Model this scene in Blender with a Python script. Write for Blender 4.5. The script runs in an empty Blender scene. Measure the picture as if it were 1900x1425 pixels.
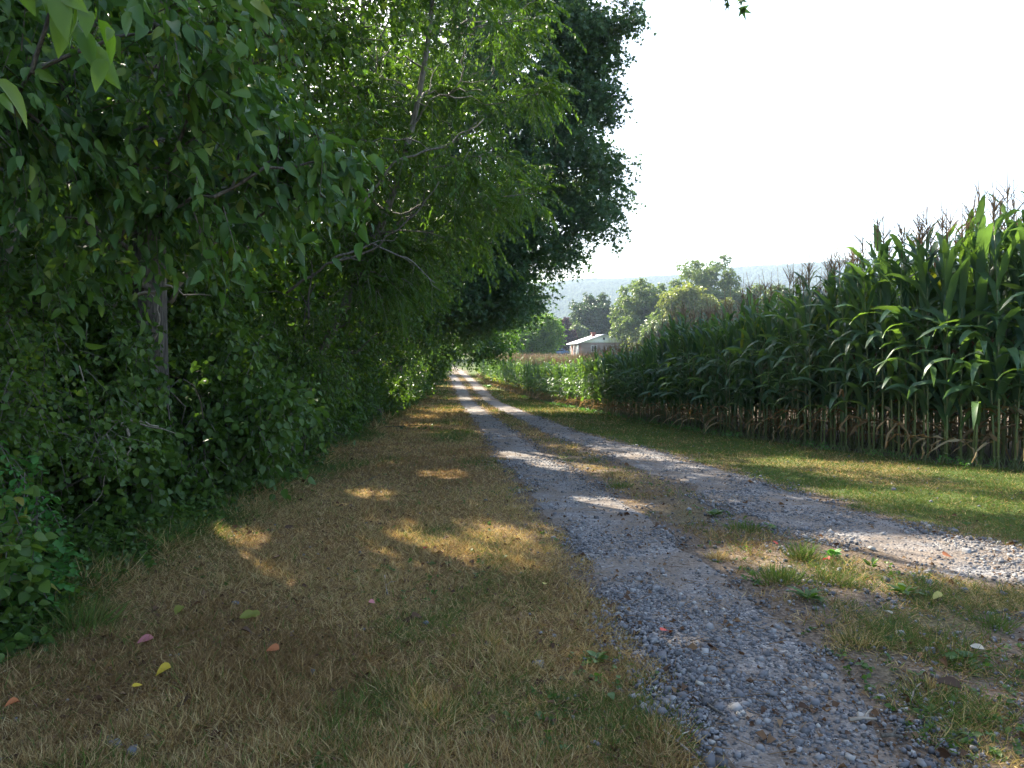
import bpy, math, random
import numpy as np
from mathutils import Vector
R_ = math.radians
rng = np.random.default_rng(11)
random.seed(11)
sc = bpy.context.scene
COL = sc.collection

# ------------------------------------------------------------------ camera, sky, sun, exposure
cam_d = bpy.data.cameras.new("camera")
cam = bpy.data.objects.new("camera", cam_d); COL.objects.link(cam)
cam.location = (0, 0, 1.55)
cam_d.sensor_width = 36; cam_d.lens = 36 * 1408 / 1900
cam_d.clip_start = 0.05; cam_d.clip_end = 9000
cam.rotation_euler = (R_(90 - 2.33), 0, 0)
sc.camera = cam
SUN_AZ, SUN_EL = -33.0, 38.0
sv = Vector((math.sin(R_(SUN_AZ)) * math.cos(R_(SUN_EL)), math.cos(R_(SUN_AZ)) * math.cos(R_(SUN_EL)), math.sin(R_(SUN_EL))))
w = bpy.data.worlds.new("World"); sc.world = w; w.use_nodes = True
bg = w.node_tree.nodes["Background"]
sky = w.node_tree.nodes.new("ShaderNodeTexSky"); sky.sky_type = 'NISHITA'; sky.sun_disc = False
sky.sun_elevation = R_(SUN_EL); sky.sun_rotation = R_(SUN_AZ)
sky.air_density = 1.0; sky.dust_density = 2.5; sky.ozone_density = 1.0
w.node_tree.links.new(sky.outputs[0], bg.inputs[0]); bg.inputs[1].default_value = 0.125
sl = bpy.data.lights.new("sun", 'SUN'); sl.energy = 5.0; sl.angle = R_(0.55); sl.color = (1.0, 0.91, 0.76)
so = bpy.data.objects.new("sun", sl); COL.objects.link(so); so.rotation_euler = sv.to_track_quat('Z', 'Y').to_euler(); so.location = (0, 0, 30)
sc.view_settings.view_transform = 'Standard'; sc.view_settings.look = 'None'
sc.view_settings.gamma = 1.0; sc.view_settings.exposure = 2.15
sc.render.engine = 'CYCLES'
cy = sc.cycles
cy.max_bounces = 7; cy.diffuse_bounces = 4; cy.glossy_bounces = 2; cy.transmission_bounces = 5; cy.volume_bounces = 0; cy.transparent_max_bounces = 4
cy.use_denoising = True; cy.sample_clamp_indirect = 6; cy.caustics_reflective = False; cy.caustics_refractive = False

# ------------------------------------------------------------------ helpers
def hsh(ix, iy, s):
    n = (ix.astype(np.int64) * 374761393 + iy.astype(np.int64) * 668265263 + s * 1442695041) & 0x7fffffff
    n = ((n ^ (n >> 13)) * 1274126177) & 0x7fffffff
    return ((n ^ (n >> 16)) & 0xffff) / 65535.0
def vnoise(x, y, s=0):
    x = np.asarray(x, float); y = np.asarray(y, float)
    ix = np.floor(x); iy = np.floor(y); fx = x - ix; fy = y - iy
    fx = fx * fx * (3 - 2 * fx); fy = fy * fy * (3 - 2 * fy)
    a = hsh(ix, iy, s); b = hsh(ix + 1, iy, s); c = hsh(ix, iy + 1, s); d = hsh(ix + 1, iy + 1, s)
    return (a * (1 - fx) + b * fx) * (1 - fy) + (c * (1 - fx) + d * fx) * fy
def fbm(x, y, s=0, o=4):
    x = np.asarray(x, float); y = np.asarray(y, float)
    t = 0; a = .5; m = 0
    for k in range(o):
        t = t + a * vnoise(x, y, s + k * 17); m += a; a *= .5; x = x * 2.03 + 3.1; y = y * 2.03 + 7.7
    return t / m
def nrm(v):
    v = np.asarray(v, float); return v / np.maximum(np.linalg.norm(v, axis=-1, keepdims=True), 1e-9)
def sstep(a, b, x):
    t = np.clip((np.asarray(x, float) - a) / (b - a), 0, 1); return t * t * (3 - 2 * t)

class Acc:
    """collects vertices, quads, tris with a per-face float 'v' and material index"""
    def __init__(s): s.V = []; s.Q = []; s.T = []; s.vq = []; s.vt = []; s.mq = []; s.mt = []; s.n = 0
    def add(s, V, Q=None, T=None, v=0.5, m=0):
        V = np.asarray(V, float).reshape(-1, 3)
        if Q is not None and len(Q):
            Q = np.asarray(Q, int).reshape(-1, 4); s.Q.append(Q + s.n)
            s.vq.append(np.broadcast_to(np.asarray(v[0] if isinstance(v, tuple) else v, float), (len(Q),))); s.mq.append(np.full(len(Q), m))
        if T is not None and len(T):
            T = np.asarray(T, int).reshape(-1, 3); s.T.append(T + s.n)
            s.vt.append(np.broadcast_to(np.asarray(v[1] if isinstance(v, tuple) else v, float), (len(T),))); s.mt.append(np.full(len(T), m))
        s.V.append(V); s.n += len(V)
    def inst(s, tpl, Rm, P, v=0.5, m=0):
        """tpl=(V,Q,T); Rm (M,3,3) columns = scaled local axes; P (M,3)"""
        tv, tq, tt = tpl; M = len(P)
        if M == 0: return
        V = np.einsum('mij,nj->mni', Rm, tv) + P[:, None, :]
        off = (np.arange(M) * len(tv))[:, None, None]
        v = np.broadcast_to(np.asarray(v, float), (M,))
        Q = (tq[None] + off).reshape(-1, 4) if len(tq) else None
        T = (tt[None] + off).reshape(-1, 3) if len(tt) else None
        s.add(V, Q, T, (np.repeat(v, len(tq)), np.repeat(v, len(tt))), m)
    def mesh(s, name, mats, smooth=False):
        V = np.concatenate(s.V) if s.V else np.zeros((0, 3))
        Q = np.concatenate(s.Q) if s.Q else np.zeros((0, 4), int)
        T = np.concatenate(s.T) if s.T else np.zeros((0, 3), int)
        me = bpy.data.meshes.new(name)
        me.vertices.add(len(V)); me.vertices.foreach_set("co", V.astype(np.float32).ravel())
        nq, nt = len(Q), len(T)
        me.loops.add(nq * 4 + nt * 3); me.loops.foreach_set("vertex_index", np.concatenate([Q.ravel(), T.ravel()]).astype(np.int32))
        me.polygons.add(nq + nt)
        ls = np.concatenate([np.arange(nq) * 4, nq * 4 + np.arange(nt) * 3])
        me.polygons.foreach_set("loop_start", ls.astype(np.int32))
        mi = np.concatenate((s.mq + s.mt) or [np.zeros(0)]).astype(np.int32)
        me.polygons.foreach_set("material_index", mi)
        if smooth: me.polygons.foreach_set("use_smooth", np.ones(nq + nt, bool))
        a = me.attributes.new("v", 'FLOAT', 'FACE'); a.data.foreach_set("value", np.concatenate((s.vq + s.vt) or [np.zeros(0)]).astype(np.float32))
        for mm in (mats if isinstance(mats, (list, tuple)) else [mats]): me.materials.append(mm)
        me.update(calc_edges=True)
        return me

def link(name, data, parent=None, loc=None):
    o = bpy.data.objects.new(name, data); COL.objects.link(o)
    if parent is not None: o.parent = parent
    if loc is not None: o.location = loc
    return o
def tag(o, label=None, cat=None, group=None, kind=None):
    for k, v in (('label', label), ('category', cat), ('group', group), ('kind', kind)):
        if v: o[k] = v
    return o
def thing(name, label, cat, loc=(0, 0, 0), rz=0, group=None):
    o = link(name, None, None, loc); o.rotation_euler = (0, 0, rz); o.empty_display_size = .2
    return tag(o, label, cat, group)
def copy_tree(o, parent=None):
    c = o.copy(); COL.objects.link(c); c.parent = parent
    for ch in list(o.children): copy_tree(ch, c)
    return c

def frames(d, n, s=1.0):
    """rotation matrices whose Y axis is d and Z close to n, scaled by s"""
    y = nrm(d); x = nrm(np.cross(y, n)); z = np.cross(x, y)
    Rm = np.stack([x, y, z], axis=-1)
    return Rm * np.broadcast_to(np.asarray(s, float), (len(y),))[:, None, None]
def rvec(n): return nrm(rng.normal(size=(n, 3)))

def tube(acc, pts, rad, sides=6, v=0.5, m=0, cap=True):
    pts = np.asarray(pts, float); n = len(pts); rad = np.broadcast_to(np.asarray(rad, float), (n,))
    tg = nrm(np.gradient(pts, axis=0)); ref = np.array([0.31, 0.2, 0.93]); ref2 = np.array([1., 0, 0])
    if abs(np.dot(nrm(tg.mean(0)), nrm(ref))) > .9: ref = ref2
    x = nrm(np.cross(tg, ref)); y = np.cross(tg, x)
    a = np.arange(sides) * 2 * math.pi / sides
    V = pts[:, None, :] + rad[:, None, None] * (np.cos(a)[None, :, None] * x[:, None, :] + np.sin(a)[None, :, None] * y[:, None, :])
    V = V.reshape(-1, 3); i = np.arange(n - 1)[:, None] * sides; j = np.arange(sides)[None, :]; k = (j + 1) % sides
    Q = np.stack([i + j, i + k, i + sides + k, i + sides + j], -1).reshape(-1, 4)
    T = []
    if cap:
        V = np.vstack([V, pts[0] , pts[-1]]); b = n * sides
        for q in range(sides):
            T.append([q, b, (q + 1) % sides]); T.append([(n - 1) * sides + q, (n - 1) * sides + (q + 1) % sides, b + 1])
    acc.add(V, Q, np.array(T) if T else None, v, m)

def wander(a, b, n=6, amp=.1, sag=0.0):
    a = np.asarray(a, float); b = np.asarray(b, float); t = np.linspace(0, 1, n)[:, None]
    L = np.linalg.norm(b - a); p = a + (b - a) * t + rng.normal(size=(n, 3)) * amp * L * np.sin(t * math.pi)
    p[:, 2] += (sag * L * np.sin(t * math.pi))[:, 0]
    return p

# leaf templates: base at origin, +Y to tip, +Z normal, unit length
def T_arr(V, Q, T): return (np.array(V, float), np.array(Q, int).reshape(-1, 4), np.array(T, int).reshape(-1, 3))
def leaf_hi(hw, curl=.22, fold=.28, serr=0.0):
    ys = [0, .1, .3, .52, .74, .9, 1]; ws = [0, .7, 1, .92, .6, .25, 0]
    V = [(0, y, -curl * y * y) for y in ys]; L = []; Rr = []
    for y, wv in list(zip(ys, ws))[1:-1]:
        L.append((-hw * wv, y + .0, -curl * y * y + fold * hw * wv)); Rr.append((hw * wv, y + .0, -curl * y * y + fold * hw * wv))
    V += L + Rr; nl = len(L); l0 = len(ys); r0 = l0 + nl
    Q = []; T = [(0, 1, l0), (0, r0, 1)]
    for k in range(nl - 1):
        Q.append((k + 1, k + 2, l0 + k + 1, l0 + k)); Q.append((k + 1, r0 + k, r0 + k + 1, k + 2))
    T += [(nl, nl + 1, l0 + nl - 1), (nl, r0 + nl - 1, nl + 1)]
    return T_arr(V, Q, T)
def leaf_mid(hw, curl=.2, fold=.3):
    V = [(0, 0, 0), (-hw * .95, .33, fold * hw - .02), (-hw * .7, .66, fold * hw * .8 - curl * .45), (0, 1, -curl), (hw * .7, .66, fold * hw * .8 - curl * .45), (hw * .95, .33, fold * hw - .02), (0, .5, -curl * .2)]
    return T_arr(V, [(0, 6, 2, 1), (0, 5, 4, 6)], [(6, 3, 2), (6, 4, 3)])
def leaf_lo(hw, fold=.3):
    V = [(0, 0, 0), (-hw, .42, fold * hw), (0, 1, -.12), (hw, .42, fold * hw)]
    return T_arr(V, [], [(0, 2, 1), (0, 3, 2)])
def leaf_star():
    c = (0, .35, 0); V = [c]; T = []
    for a, r in ((0, .68), (-52, .62), (52, .62), (-108, .42), (108, .42)):
        a = R_(a); t = (math.sin(a) * r, .35 + math.cos(a) * r, -.14); wv = .17
        i = len(V); V += [(c[0] - math.cos(a) * wv, c[1] + math.sin(a) * wv, 0.03), t, (c[0] + math.cos(a) * wv, c[1] - math.sin(a) * wv, .03)]
        T += [(i, i + 2, i + 1)]
    return T_arr(V, [], T)
LF = dict(broad_hi=leaf_hi(.36), broad=leaf_mid(.36), broad_lo=leaf_lo(.38), lance=leaf_mid(.19), lance_lo=leaf_lo(.19), star=leaf_star(), round=leaf_mid(.46, .1), ovate_hi=leaf_hi(.235, .3, .45), heart=leaf_hi(.44, .2, .2))

def sprays(acc, P, D, L, K, leaf, size, droop=.5, side=.9, up=.6, pinnate=False, v0=.5, vs=.42, twig=True, m=0, mt=1):
    """leaves along M twigs starting at P in direction D"""
    M = len(P)
    if M == 0: return
    L = np.broadcast_to(np.asarray(L, float), (M,)); D = nrm(D)
    upv = np.array([0, 0, 1.]) ; sd = nrm(np.cross(D, upv + rng.normal(size=(M, 3)) * .35)); down = np.array([0, 0, -1.])
    if pinnate:
        ks = np.repeat(np.linspace(.18, 1, K // 2), 2); sg = np.tile([1, -1], K // 2)
    else:
        ks = np.linspace(.15, 1, K); sg = np.where(np.arange(K) % 2, 1, -1)
    t = ks[None, :, None]
    sagk = .35 if pinnate else .18
    pos = P[:, None, :] + D[:, None, :] * t * L[:, None, None] + down * (t ** 2) * (L * sagk)[:, None, None]
    dd = D[:, None, :] + down * 2 * t * sagk
    dr = sd[:, None, :] * (sg[None, :, None] * side) + dd * .55 + down * droop + rng.normal(size=(M, K, 3)) * (.12 if pinnate else .42)
    nn = upv * up + rng.normal(size=(M, K, 3)) * (.18 if pinnate else .5) + sd[:, None, :] * sg[None, :, None] * .3
    s = size * np.clip(rng.normal(1, .24, size=(M, K)), .45, 1.5)
    if pinnate: s = s * (1 - .35 * np.abs(ks[None] - .55))
    vv = np.repeat(v0 + (rng.random(M) - .5) * vs, K) + (rng.random(M * K) - .5) * vs
    acc.inst(LF[leaf] if isinstance(leaf, str) else leaf, frames(dr.reshape(-1, 3), nn.reshape(-1, 3), s.ravel()), pos.reshape(-1, 3), np.clip(vv, 0, 1), m)
    if twig:
        e = P + D * L[:, None] * 1.0 + down * (L * sagk)[:, None]; mid = P + D * L[:, None] * .5 + down * (L * sagk * .25)[:, None]
        wv = sd * .0035; V = np.stack([P - wv, P + wv, mid - wv * .8, mid + wv * .8, e], 1)
        off = np.arange(M)[:, None] * 5
        Q = (np.array([[0, 1, 3, 2]]) + off).reshape(-1, 4); T = (np.array([[2, 3, 4]]) + off).reshape(-1, 3)
        acc.add(V, Q, T, .5, mt)

def ellip(c, r, n, shell=.45, keep=None):
    out = []
    tries = 0
    while len(out) < n and tries < 60:
        u = rvec(n * 2) * (rng.random(n * 2) ** shell)[:, None]; p = np.asarray(c) + u * np.asarray(r)
        if keep is not None: p = p[keep(p)]
        out += list(p[:n - len(out)]); tries += 1
    return np.array(out).reshape(-1, 3)

# ------------------------------------------------------------------ materials
def newmat(name):
    m = bpy.data.materials.new(name); m.use_nodes = True; nt = m.node_tree
    for n in list(nt.nodes): nt.nodes.remove(n)
    o = nt.nodes.new("ShaderNodeOutputMaterial"); return m, nt, o
def N(nt, t, **kw):
    n = nt.nodes.new(t)
    for k, v in kw.items():
        if k.startswith('i_'): n.inputs[k[2:].replace('_', ' ')].default_value = v
        elif k.startswith('n'): n.inputs[int(k[1:])].default_value = v
        else: setattr(n, k, v)
    return n
def ramp(nt, stops, src):
    r = nt.nodes.new("ShaderNodeValToRGB"); e = r.color_ramp.elements
    while len(e) < len(stops): e.new(.5)
    for i, (p, c) in enumerate(stops): e[i].position = p; e[i].color = (*c, 1)
    nt.links.new(src, r.inputs[0]); return r.outputs[0]
def attr_v(nt, name="v"):
    a = nt.nodes.new("ShaderNodeAttribute"); a.attribute_name = name; return a.outputs["Fac"]
def leafmat(name, stops, trans=.42, tcol=(1.25, 1.35, .5), rough=.45, spec=.35):
    m, nt, o = newmat(name); L = nt.links
    c = ramp(nt, stops, attr_v(nt))
    p = N(nt, "ShaderNodeBsdfPrincipled"); p.inputs["Roughness"].default_value = rough; p.inputs["Specular IOR Level"].default_value = spec
    L.new(c, p.inputs["Base Color"])
    mx = N(nt, "ShaderNodeMix", data_type='RGBA', blend_type='MULTIPLY'); mx.inputs[0].default_value = 1
    L.new(c, mx.inputs[6]); mx.inputs[7].default_value = (*tcol, 1)
    tr = N(nt, "ShaderNodeBsdfTranslucent"); L.new(mx.outputs[2], tr.inputs[0])
    ms = N(nt, "ShaderNodeMixShader"); ms.inputs[0].default_value = trans
    L.new(p.outputs[0], ms.inputs[1]); L.new(tr.outputs[0], ms.inputs[2]); L.new(ms.outputs[0], o.inputs[0])
    return m
def solid(name, col, rough=.7, noise=None, bump=0, metallic=0, scale=8, stretch=None):
    m, nt, o = newmat(name); L = nt.links
    p = N(nt, "ShaderNodeBsdfPrincipled"); p.inputs["Roughness"].default_value = rough; p.inputs["Metallic"].default_value = metallic
    p.inputs["Base Color"].default_value = (*col, 1)
    if noise or bump:
        tc = N(nt, "ShaderNodeTexCoord"); mp = N(nt, "ShaderNodeMapping"); L.new(tc.outputs["Object"], mp.inputs[0])
        if stretch: mp.inputs["Scale"].default_value = stretch
        nz = N(nt, "ShaderNodeTexNoise"); nz.inputs["Scale"].default_value = scale; nz.inputs["Detail"].default_value = 6; L.new(mp.outputs[0], nz.inputs[0])
        if noise: L.new(ramp(nt, [(.3, col), (.7, noise)], nz.outputs[0]), p.inputs["Base Color"])
        if bump:
            b = N(nt, "ShaderNodeBump"); b.inputs["Strength"].default_value = bump; b.inputs["Distance"].default_value = .03
            L.new(nz.outputs[0], b.inputs["Height"]); L.new(b.outputs[0], p.inputs["Normal"])
    L.new(p.outputs[0], o.inputs[0]); return m

G1 = [(0, (.035, .072, .016)), (.45, (.07, .135, .024)), (.8, (.12, .19, .03)), (.93, (.19, .23, .035)), (1, (.35, .26, .05))]
M_broad = leafmat("broad_leaf", [(0, (.038, .085, .026)), (.5, (.065, .14, .032)), (.9, (.115, .20, .04)), (1, (.2, .24, .05))], .38)
M_wood = leafmat("wood_leaf", G1, .45)
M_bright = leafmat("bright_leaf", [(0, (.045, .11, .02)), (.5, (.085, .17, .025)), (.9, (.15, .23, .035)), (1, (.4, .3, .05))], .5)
M_walnut = leafmat("walnut_leaf", [(0, (.045, .10, .025)), (.6, (.085, .155, .03)), (.95, (.13, .2, .04)), (1, (.3, .22, .05))], .42)
M_maple = leafmat("maple_leaf", [(0, (.045, .09, .05)), (.6, (.075, .145, .065)), (1, (.12, .19, .06))], .42)
M_shrub = leafmat("shrub_leaf", [(0, (.035, .075, .018)), (.5, (.07, .135, .026)), (.86, (.12, .19, .035)), (.95, (.24, .22, .04)), (1, (.32, .14, .04))], .4)
M_fresh = leafmat("fresh_leaf", [(0, (.05, .15, .04)), (.6, (.08, .22, .05)), (1, (.12, .27, .05))], .4)
M_corn = leafmat("corn_leaf", [(0, (.05, .11, .062)), (.6, (.08, .16, .08)), (.95, (.12, .22, .055)), (1, (.4, .38, .06))], .48, tcol=(1.5, 1.4, .4), rough=.4, spec=.7)
M_dry = leafmat("dry_corn_leaf", [(0, (.20, .13, .07)), (.6, (.33, .23, .12)), (1, (.48, .38, .23))], .35, tcol=(1.1, .9, .6), rough=.8, spec=.1)
M_tassel = leafmat("corn_tassel", [(0, (.20, .13, .09)), (1, (.42, .30, .17))], .3, tcol=(1.1, .9, .7), rough=.8, spec=.1)
M_stalk = solid("corn_stalk_skin", (.10, .15, .045), .45, (.2, .2, .08), 0, scale=3)
M_far1 = leafmat("far_leaf_dark", [(0, (.025, .05, .02)), (.6, (.045, .085, .03)), (1, (.1, .14, .05))], .3)
M_far2 = leafmat("far_leaf_grey", [(0, (.07, .11, .04)), (.6, (.13, .18, .065)), (1, (.24, .27, .09))], .35)
M_far3 = leafmat("far_leaf_yellow", [(0, (.09, .12, .035)), (.6, (.18, .20, .055)), (1, (.32, .31, .10))], .4)
M_purple = leafmat("copper_leaf", [(0, (.03, .012, .018)), (.6, (.05, .02, .028)), (1, (.09, .04, .04))], .25, tcol=(1.2, .7, .8))
M_bark = solid("bark", (.03, .025, .02), .9, (.17, .145, .115), 1.0, scale=9, stretch=(4, 4, .7))
M_bark2 = solid("pale_bark", (.08, .07, .06), .9, (.26, .235, .20), 1.0, scale=9, stretch=(4, 4, .9))
M_dead = solid("dead_wood", (.20, .16, .12), .85, (.38, .32, .25), .5, scale=20)
M_grass = leafmat("grass_blade", [(0, (.18, .105, .045)), (.22, (.40, .27, .12)), (.4, (.58, .44, .22)), (.52, (.34, .27, .10)), (.62, (.14, .15, .045)), (.85, (.075, .13, .025)), (1, (.10, .18, .03))], .3, tcol=(1.15, 1.1, .7), rough=.7, spec=.15)

def ground_mat():
    m, nt, o = newmat("ground_soil"); L = nt.links
    p = N(nt, "ShaderNodeBsdfPrincipled"); p.inputs["Roughness"].default_value = .95; p.inputs["Specular IOR Level"].default_value = .1
    a = nt.nodes.new("ShaderNodeAttribute"); a.attribute_name = "zone"; sp = N(nt, "ShaderNodeSeparateColor"); L.new(a.outputs["Color"], sp.inputs[0])
    tc = N(nt, "ShaderNodeTexCoord")
    def nz(s, d=6): n = N(nt, "ShaderNodeTexNoise"); n.inputs["Scale"].default_value = s; n.inputs["Detail"].default_value = d; L.new(tc.outputs["Object"], n.inputs[0]); return n.outputs[0]
    fine = nz(45, 8); med = nz(3, 8)
    thatch = ramp(nt, [(.3, (.06, .036, .018)), (.5, (.17, .105, .048)), (.72, (.30, .205, .10))], fine)
    green = ramp(nt, [(.25, (.03, .045, .012)), (.55, (.07, .10, .025)), (.8, (.14, .15, .045))], fine)
    soil = ramp(nt, [(.25, (.05, .036, .026)), (.5, (.125, .095, .07)), (.78, (.26, .205, .16))], fine)
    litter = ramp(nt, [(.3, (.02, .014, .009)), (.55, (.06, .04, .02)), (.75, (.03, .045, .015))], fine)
    def mix(f, A, B):
        x = N(nt, "ShaderNodeMix", data_type='RGBA'); L.new(f, x.inputs[0]); L.new(A, x.inputs[6]); L.new(B, x.inputs[7]); return x.outputs[2]
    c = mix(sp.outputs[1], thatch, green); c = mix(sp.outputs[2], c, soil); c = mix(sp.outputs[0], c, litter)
    L.new(c, p.inputs["Base Color"])
    b = N(nt, "ShaderNodeBump"); b.inputs["Strength"].default_value = .7; b.inputs["Distance"].default_value = .02; L.new(fine, b.inputs["Height"]); L.new(b.outputs[0], p.inputs["Normal"])
    L.new(p.outputs[0], o.inputs[0]); return m
def gravel_mat():
    m, nt, o = newmat("crushed_stone"); L = nt.links
    p = N(nt, "ShaderNodeBsdfPrincipled"); p.inputs["Roughness"].default_value = .9; p.inputs["Specular IOR Level"].default_value = .2
    tc = N(nt, "ShaderNodeTexCoord")
    vo = N(nt, "ShaderNodeTexVoronoi"); vo.inputs["Scale"].default_value = 55; L.new(tc.outputs["Object"], vo.inputs[0])
    nz = N(nt, "ShaderNodeTexNoise"); nz.inputs["Scale"].default_value = 2.2; nz.inputs["Detail"].default_value = 8; L.new(tc.outputs["Object"], nz.inputs[0])
    sc_ = N(nt, "ShaderNodeSeparateColor"); L.new(vo.outputs["Color"], sc_.inputs[0])
    stone = ramp(nt, [(0, (.10, .095, .095)), (.5, (.185, .175, .172)), (.85, (.28, .265, .25)), (1, (.39, .36, .32))], sc_.outputs[0])
    dust = ramp(nt, [(0, (.13, .105, .085)), (1, (.22, .18, .145))], sc_.outputs[1])
    f = ramp(nt, [(.38, (0, 0, 0)), (.56, (1, 1, 1))], nz.outputs[0])
    x = N(nt, "ShaderNodeMix", data_type='RGBA'); L.new(f, x.inputs[0]); L.new(stone, x.inputs[6]); L.new(dust, x.inputs[7])
    L.new(x.outputs[2], p.inputs["Base Color"])
    b = N(nt, "ShaderNodeBump"); b.inputs["Strength"].default_value = .8; b.inputs["Distance"].default_value = .012; b.invert = True
    L.new(vo.outputs["Distance"], b.inputs["Height"]); L.new(b.outputs[0], p.inputs["Normal"])
    L.new(p.outputs[0], o.inputs[0]); return m
def stone_mat():
    m, nt, o = newmat("loose_stone"); L = nt.links
    p = N(nt, "ShaderNodeBsdfPrincipled"); p.inputs["Roughness"].default_value = .8; p.inputs["Specular IOR Level"].default_value = .3
    L.new(ramp(nt, [(0, (.06, .058, .06)), (.45, (.15, .145, .148)), (.8, (.27, .26, .25)), (.93, (.36, .33, .28)), (1, (.5, .48, .45))], attr_v(nt)), p.inputs["Base Color"])
    L.new(p.outputs[0], o.inputs[0]); return m
M_ground = ground_mat(); M_gravel = gravel_mat(); M_stone = stone_mat()

# ------------------------------------------------------------------ terrain functions
def gz(X, Y):
    X = np.asarray(X, float); Y = np.asarray(Y, float)
    z = -.03 * np.clip(Y - 6, 0, 36) + 2.1 * sstep(92, 155, Y) + 2.0 * sstep(155, 320, Y)
    z = z + (fbm(X * .9, Y * .9, 3, 3) - .5) * .05 * sstep(200, 20, Y)
    return z
LT = np.array([(-2, 1.3), (2.8, 1.2), (4.9, 1.06), (9.5, .62), (12.6, .26), (18.8, -.38), (36.5, -2.07), (60, -4.2), (83, -6.4), (105, -8.9), (125, -13)])   # (Y, X) left wheel track
RT = np.array([(-2, 9.5), (3.2, 6.6), (4.4, 4.9), (5.3, 3.75), (6.4, 3.12), (7.6, 2.88), (9.5, 2.72), (12.6, 2.25), (18.8, 1.15), (36.5, -.72), (60, -2.75), (83, -4.85), (105, -7.2), (125, -11.2)])
LW = np.array([(-2, .40), (3, .42), (5, .5), (12, .5), (20, .42), (40, .42), (125, .5)])
RW = np.array([(-2, .7), (6.4, .68), (12.6, .6), (20, .45), (40, .42), (125, .5)])
CE = np.array([(7, 9.5), (9, 8.25), (10.85, 7.05), (13.05, 6.02), (17.9, 4.55), (24.8, 3.5), (40.4, 1.45), (62, -2.1), (83, -3.8), (88, -4.2)])   # corn edge
WE = np.array([(-6, -2.3), (3.8, -2.62), (4.6, -2.75), (7.6, -2.85), (10.6, -2.95), (15.7, -3.35), (28.4, -4.3), (53, -5.9), (95, -8.7), (130, -16)])   # wood edge
def ev(tab, Y): return np.interp(Y, tab[:, 0], tab[:, 1])
def zones(X, Y):
    lt = np.abs(X - ev(LT, Y)) / ev(LW, Y); rt = np.abs(X - ev(RT, Y)) / ev(RW, Y)
    return lt, rt

def gridmesh(name, xs, ys, zf, mat, attr=None):
    X, Y = np.meshgrid(xs, ys); Z = zf(X, Y); V = np.stack([X, Y, Z], -1).reshape(-1, 3)
    nx, ny = len(xs), len(ys); i = (np.arange(ny - 1)[:, None] * nx + np.arange(nx - 1)[None]).ravel()
    a = Acc(); a.add(V, np.stack([i, i + 1, i + nx + 1, i + nx], -1)); me = a.mesh(name, mat, True)
    if attr is not None:
        c = attr(X.ravel(), Y.ravel()); at = me.color_attributes.new("zone", 'FLOAT_COLOR', 'POINT'); at.data.foreach_set("color", c.astype(np.float32).ravel())
    return me
def greenness(X, Y):
    le = ev(LT, Y) - ev(LW, Y); re = ev(RT, Y) + ev(RW, Y)
    n = fbm(X * .8, Y * .5, 5, 4)
    left = sstep(.50, .72, n + .14 * np.exp(-((X - le + .7) / .5) ** 2)) * .75 + .5 * np.exp(-((X - ev(WE, Y) ) / .35) ** 2) * sstep(.35, .6, fbm(X * 2.5, Y * 2.5, 8, 3))
    right = .55 + .5 * sstep(.35, .6, n)
    mid = sstep(.42, .68, n) * (.55 + .45 * sstep(7, 14, Y))
    g = np.where(X < le, left, np.where(X > re, right, mid))
    return np.clip(g + .5 * sstep(90, 110, Y), 0, 1)
def groundattr(X, Y):
    lt, rt = zones(X, Y); c = np.zeros((len(X), 4)); c[:, 3] = 1
    jit = (fbm(X * 2.3, Y * 2.3, 9, 4) - .5)
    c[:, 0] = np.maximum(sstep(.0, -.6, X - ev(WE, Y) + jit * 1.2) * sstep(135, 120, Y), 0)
    c[:, 1] = greenness(X, Y)
    between = (X > ev(LT, Y)) & (X < ev(RT, Y))
    soil = np.where(between, .62 + jit * 1.6 + .3 * sstep(9, 5, Y), 0)
    soil = np.maximum(soil, sstep(1.9, .9, lt + jit * 1.5)); soil = np.maximum(soil, sstep(1.7, .9, rt + jit * 1.5))
    soil = np.maximum(soil, sstep(0, .5, X - ev(CE, Y)) * sstep(6, 8, Y) * sstep(90, 86, Y))
    c[:, 2] = np.clip(soil, 0, 1); return c
def graded(a0, a1, step, lo, hi, g=1.16):
    v = list(np.arange(a0, a1, step)); s = step
    while v[-1] < hi: s *= g; v.append(v[-1] + s)
    s = step; b = []; x = a0
    while x > lo: s *= g; x -= s; b.append(x)
    return np.array(b[::-1] + v)
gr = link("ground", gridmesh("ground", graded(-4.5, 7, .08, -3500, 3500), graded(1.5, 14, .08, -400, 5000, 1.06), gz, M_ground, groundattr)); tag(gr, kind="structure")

def track(name, CT, WT, seed, y0, y1, lab):
    ys = np.concatenate([np.arange(y0, 14, .07), np.arange(14, y1, .4)]); us = np.linspace(-1, 1, 15)
    e = lambda s: 1 + (fbm(ys * 1.7, ys * 0, seed + s, 4) - .5) * .7
    el, er = e(0), e(5); C, W = ev(CT, ys), ev(WT, ys)
    X = C[:, None] + np.where(us[None] < 0, us[None] * (W * el)[:, None], us[None] * (W * er)[:, None]); Y = np.repeat(ys[:, None], 15, 1)
    if CT is RT: # near the camera the track swings off to the right, so lay rows across its own direction
        pass
    Z = gz(X, Y) + .008 - .03 * np.abs(us)[None] ** 8; V = np.stack([X, Y, Z], -1).reshape(-1, 3); n = 15
    i = (np.arange(len(ys) - 1)[:, None] * n + np.arange(n - 1)[None]).ravel()
    a = Acc(); a.add(V, np.stack([i, i + 1, i + n + 1, i + n], -1)); o = link(name, a.mesh(name, M_gravel, True)); tag(o, lab, None, None, "structure")
track("gravel_track", LT, LW, 31, .5, 122, "left wheel track of grey crushed stone")
track("gravel_track", RT, RW, 47, 4.2, 122, "right wheel track of grey crushed stone curving off beside the verge")

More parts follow.
